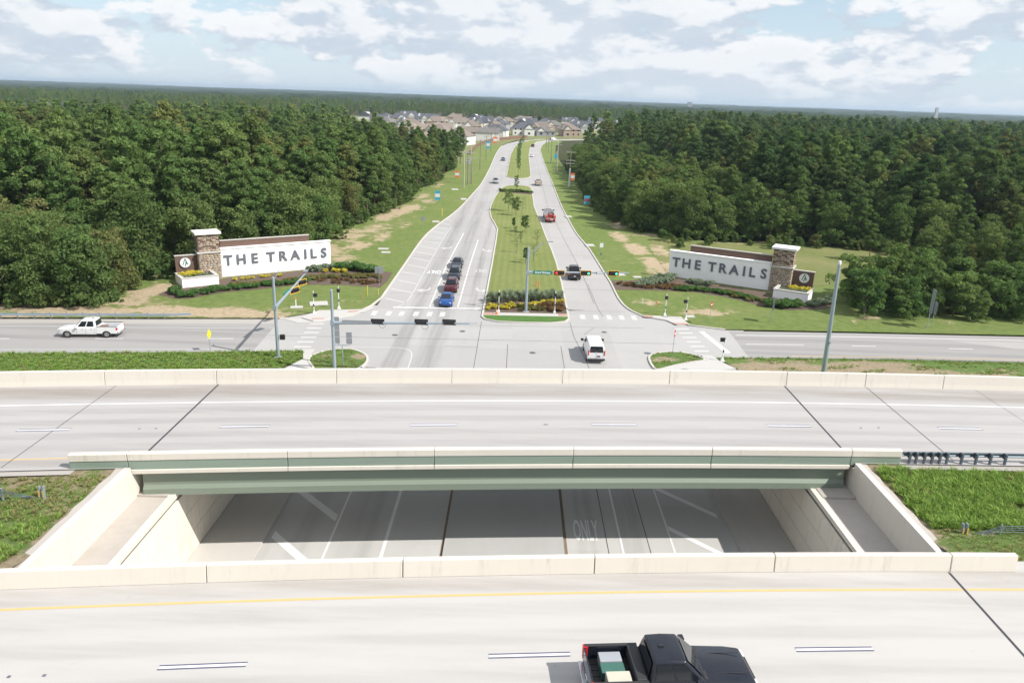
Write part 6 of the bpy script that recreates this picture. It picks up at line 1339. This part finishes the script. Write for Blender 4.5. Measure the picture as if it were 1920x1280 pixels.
# ------------------------------------------------------------------ houses
ROOFS = [M('roof_brown', (.205,.170,.145), .9, .12, .8), M('roof_slate', (.085,.090,.108), .9, .12, .8), M('roof_grey', (.16,.15,.145), .9, .12, .8), M('roof_tan', (.25,.205,.17), .9, .12, .8)]
WALLS = [M('wall_white', (.66,.65,.63), .85, .06, .5), M('wall_tan_brick', (.40,.31,.25), .9, .12, 1.5), M('wall_cream', (.58,.53,.46), .9, .08, 1), M('wall_grey', (.30,.31,.33), .9, .08, 1)]
WINM = M('house_window', (.03,.035,.045), .15, 0)
RN = ['brown','dark slate','grey','tan']; WN = ['white','tan brick','cream','grey']
def house(x, y, w, d, h, rise, roof, wall, rz, style, label):
    t = thing('suburban_house', label, 'house', (x, y, 0), rz); o = .5
    obj('wall', MB().box(-w/2,w/2,-d/2,d/2,-.1,h), WALLS[wall], t)
    hipx = min(w/2-.4, d/2*.95) if style == 'hip' else -.0; rl = w/2+o
    V = [(-rl,-d/2-o,h-.05),(rl,-d/2-o,h-.05),(rl,d/2+o,h-.05),(-rl,d/2+o,h-.05),(-rl+(hipx+o if hipx else 0),0,h+rise),(rl-(hipx+o if hipx else 0),0,h+rise)]
    r = obj('roof', MB().add(V, [(0,1,5,4),(2,3,4,5),(1,2,5),(3,0,4),(0,3,2,1)]), ROOFS[roof], t)
    if not hipx:
        for s in (-1,1): obj('gable_wall', MB().add([(s*w/2,-d/2,h),(s*w/2,d/2,h),(s*w/2,0,h+rise-.35)],[(0,1,2)]), WALLS[wall], t)
    # front gable wing towards the road
    gx = w*.22*(1 if roof % 2 else -1); gw, gd, gh = w*.42, d*.32, rise*.78
    obj('wing_wall', MB().box(gx-gw/2,gx+gw/2,-d/2-gd,-d/2-.002,-.1,h-.1), WALLS[(wall) % 4], t)
    y0 = -d/2-gd-.4; obj('wing_roof', MB().add([(gx-gw/2-.4,y0,h-.15),(gx+gw/2+.4,y0,h-.15),(gx,y0,h+gh),(gx-gw/2-.4,-d*.1,h-.15),(gx+gw/2+.4,-d*.1,h-.15),(gx,-d*.1,h+gh)],[(0,2,5,3),(1,4,5,2),(0,1,4,3)]), ROOFS[roof], t)
    obj('gable_wall', MB().add([(gx-gw/2,y0+.25,h-.12),(gx+gw/2,y0+.25,h-.12),(gx,y0+.25,h+gh-.35)],[(0,1,2)]), WALLS[0 if wall != 1 else 2], t)
    for k in range(4):
        wx = -w*.38+k*w*.25
        for z in ([1.0] if h < 4.2 else [1.0, 4.0]):
            if abs(wx-gx) > gw/2+.5: obj('window', MB().box(wx-.6,wx+.6,-d/2-.03,-d/2+.02,z,z+1.4), WINM, t)
    obj('window', MB().box(gx-.9,gx+.9,y0+.36,y0+.42,1.0,2.5), WINM, t)
    if style == 'gable' : obj('dormer', MB().add([(-gx-1.2,-d*.30,h+rise*.35),(-gx+1.2,-d*.30,h+rise*.35),(-gx+1.2,-d*.30,h+rise*.62),(-gx,-d*.30,h+rise*.95),(-gx-1.2,-d*.30,h+rise*.62),(-gx,-d*.02,h+rise*.95),(-gx+1.2,-d*.05,h+rise*.62),(-gx-1.2,-d*.05,h+rise*.62)],[(0,1,2,3,4),(2,6,5,3),(4,3,5,7)]), WALLS[0], t)
    return t
ORD = ['first','second','third','fourth','fifth','sixth','seventh','eighth','ninth','tenth','eleventh','twelfth','thirteenth','fourteenth']
hr = random.Random(3)
ROWS = [('front',468,[(-72,0,1),(-54,3,2),(-37,0,0)]),('nearest',520,[(-92,0,2),(-74,3,1),(-56,0,2),(-38,0,1),(-22,2,0)]),('next',566,[(-104,2,1),(-80,0,0),(-60,3,1),(-40,0,2),(-16,1,0)]),('second',612,[(-86,0,0),(-64,3,1),(-40,0,2),(-18,0,1),(2,1,0),(20,2,3),(40,0,1)]),('third',690,[(-118,2,0),(-98,1,2),(-76,0,1),(-56,0,0),(-38,1,2),(-18,1,3),(2,1,0),(20,0,1),(40,0,2),(58,1,0)]),('fourth',765,[(-138,1,0),(-116,1,2),(-96,1,0),(-74,3,1),(-54,0,0),(-34,1,3),(-12,0,2),(10,1,0),(32,2,1),(56,1,0),(78,0,2)]),('farthest',850,[(-168,1,0),(-146,1,0),(-122,1,2),(-98,1,0),(-74,0,1),(-50,1,0),(-24,2,0),(2,0,1),(28,1,2),(54,1,0),(82,1,0),(108,1,3)])]
for rn, y, hs in ROWS:
    for i, (x, rf, wl) in enumerate(hs):
        two = hr.random() < .55; st = 'gable' if (rf == 1 and hr.random() < .6) else 'hip'
        house(x+hr.uniform(-2,2), y+hr.uniform(-8,8), hr.uniform(14,18.5), hr.uniform(12,15), 5.2 if two else 3.4, hr.uniform(3.6,4.8), rf, wl, hr.choice((0,0,.12,-.15,1.57,-.3)), st,
              f'{WN[wl]} {"two-storey" if two else "low"} house, {RN[rf]} {st} roof, {ORD[i]} from left in {rn} row')
for i, (x, y, rf, wl) in enumerate([(-415,700,1,0),(-330,690,0,0),(-560,760,0,2),(-250,700,0,1)]):
    house(x, y, 18, 14, 5.0, 4.5, rf, wl, .3*i, 'gable' if rf else 'hip', ['white house with dark roof above the left forest','brown roofed white house above the left forest','low brown roofed house at the far left above the forest','tan brick house above the left forest nearest the estate'][i])
sheet('clearing', [(-640,640),(-640,800),(-240,880),(-190,960),(170,960),(110,700),(70,600),(30,575),(-2,530),(-9,480),(-12,440),(-13,330),(-60,330),(-110,400),(-200,470)], -.02, grass_mat('estate_grass', (.13,.16,.06), (.18,.19,.08), (.28,.24,.14), dryness=.6, soil=(.42,.34,.25)), 40, blob([(-60,600,60,60,.15),(-100,700,80,60,.12)]))
# wooden fence beside the estate
FW = M('fence_wood', (.20,.115,.085), .9, .2, 1.0)
t = thing('wooden_fence', 'brown wooden fence along the estate left of the far road', 'fence')
FP = [(-24,380),(-24,430),(-22,470),(-17,505),(-6,535),(6,562)]
for a, b in zip(FP, FP[1:]):
    L = math.dist(a, b); n = int(L/2.4); ang = math.atan2(b[1]-a[1], b[0]-a[0])
    for k in range(n):
        f = (k+.5)/n; obj('fence_panel', MB().obox((a[0]+(b[0]-a[0])*f, a[1]+(b[1]-a[1])*f, 1.0), (L/n-.04,.06,2.0), ang), FW, t)
# far landmarks
t = thing('water_tower', 'slim pale tower rising over the right forest near the horizon', 'tower', (1060,2000,0)); obj('shaft', MB().loft([[(-4,-4,0),(4,-4,0),(4,4,0),(-4,4,0)],[(-3,-3,37),(3,-3,37),(3,3,37),(-3,3,37)]]), M('tower_pale', (.42,.44,.46), .7, .05, .1), t); obj('top_block', MB().box(-3.2,3.2,-3.2,3.2,37.01,38.5), M('tower_pale2', (.5,.5,.5), .7, .05, .1), t)
t = thing('office_block', 'small dark block of a building on the horizon', 'building', (690,3200,0)); obj('wall', MB().box(-8,8,-8,8,0,31), WALLS[3], t); obj('roof', MB().box(-8.5,8.5,-8.5,8.5,31.01,32), ROOFS[1], t)
# ------------------------------------------------------------------ grass as real blades on the rough banks and verges
TG = [tuft_mesh('grass_tuft', 70+i, .42, .36, 16, GRASSM, .018) for i in range(4)] + [tuft_mesh('grass_tuft', 80+i, .30, .32, 14, GRASSD, .016) for i in range(2)] + [tuft_mesh('grass_tuft', 90+i, .20, .22, 12, GRASSM, .016) for i in range(3)]
def grow(name, label, zone, n, zf, pick, s0, s1):
    P, RZ, SC, IX = [], [], [], []; x0, x1, y0, y1 = zone[0]
    while len(P) < n:
        x, y = rg.uniform(x0,x1), rg.uniform(y0,y1)
        if not zone[1](x, y): n -= .15; continue
        P.append((x, y, zf(x, y)-.02)); RZ.append(rg.uniform(0,6.28)); SC.append(rg.uniform(s0,s1)); IX.append(pick(x, y))
    scatter(name, P, RZ, SC, IX, TG, label, 'grass')
def zmed(x, y):
    o = y-hf(x); r = [(28.8,7.72),(29.6,7.35),(31.5,6.95),(34.5,6.72),(37.5,6.72),(39.5,6.68),(40.6,6.80)]
    return interp(r, o) - (.25 if 29.2 < o < 40 else 0)*min(1,max(0,(abs(x)-24)/10))
def noise2(x, y): return math.sin(x*.9+1.3*math.sin(y*.7))*math.sin(y*1.1+math.sin(x*.5)) 
grow('tall_grass', 'tall bright green grass covering the bank right of the underpass', ((22.5,48,31.5,43.2), lambda x, y: 33.2 < y-hf(x) < 39.9 and x > 22.45 + .25*abs(math.sin(y*2.1)) and noise2(x*1.9,y*2.3) > -.86), 9000, zmed, lambda x, y: int(rg.integers(0,4)) if rg.random() < .92-.45*max(0,noise2(x*.7,y*.9)) else int(rg.integers(4,6)), .45, 1.4)
grow('short_grass', 'short brownish grass along the near parapet on the right bank', ((22.5,48,29,38), lambda x, y: 29.2 < y-hf(x) < 33.4 and x > 22.55), 2600, zmed, lambda x, y: int(rg.integers(4,9)), .4, .75)
grow('tall_grass', 'green grass and weeds covering the bank left of the underpass', ((-42,-22.6,24,40), lambda x, y: 28.9 < y-hf(x) < 40.0 and x < -22.45 - .3*abs(math.sin(y*1.7)) and noise2(x*1.6,y*2.1) > -.72), 9000, zmed, lambda x, y: (int(rg.integers(0,4)) if y-hf(x) < 35.5 + noise2(x,y) else int(rg.integers(4,9))) if rg.random() < .72 else int(rg.integers(4,6)), .35, .9)
RVP = RV; RVRP = RVR
grow('verge_grass', 'rough green grass on the near verge of the left frontage road', ((-75,-22.6,66,79), lambda x, y: in_poly((x,y), RVP) and y > 66), 9000, lambda x, y: .1, lambda x, y: int(rg.integers(0,9)), .5, 1.05)
grow('verge_grass', 'patchy grass on the near verge of the right frontage road', ((24,95,72,85.4), lambda x, y: in_poly((x,y), RVRP) and (noise2(x*.8,y*1.3) > (.55 if x < 46 else .2) or y > interp([(24,80.8),(40,82),(60,82.5),(95,83)], x))), 5200, lambda x, y: .1, lambda x, y: int(rg.integers(2,9)), .4, .9)
grow('island_grass', 'grass tufts on the two corner islands', ((-22.5,22.5,70,84), lambda x, y: (in_poly((x,y), ILP) and not (x > -17.8 and y > 76.6)) or (in_poly((x,y), IRP) and noise2(x*1.5,y*2) > -.25)), 1900, lambda x, y: .13, lambda x, y: int(rg.integers(4,9)), .4, .8)

# ------------------------------------------------------------------ air
hz = obj('haze', MB().box(-13900,13900,-390,13900,-1.5,62), None, None, 'thin summer haze in the air', 'haze', None, 'stuff')
hm = bpy.data.materials.new('haze_air'); hm.use_nodes = True; nt = hm.node_tree
for n in list(nt.nodes): nt.nodes.remove(n)
vo = nt.nodes.new('ShaderNodeVolumePrincipled'); vo.inputs['Color'].default_value = (.66,.82,1.0,1); vo.inputs['Density'].default_value = .0001; vo.inputs['Anisotropy'].default_value = 0.2
ou = nt.nodes.new('ShaderNodeOutputMaterial'); nt.links.new(vo.outputs[0], ou.inputs['Volume']); hz.data.materials.clear(); hz.data.materials.append(hm)
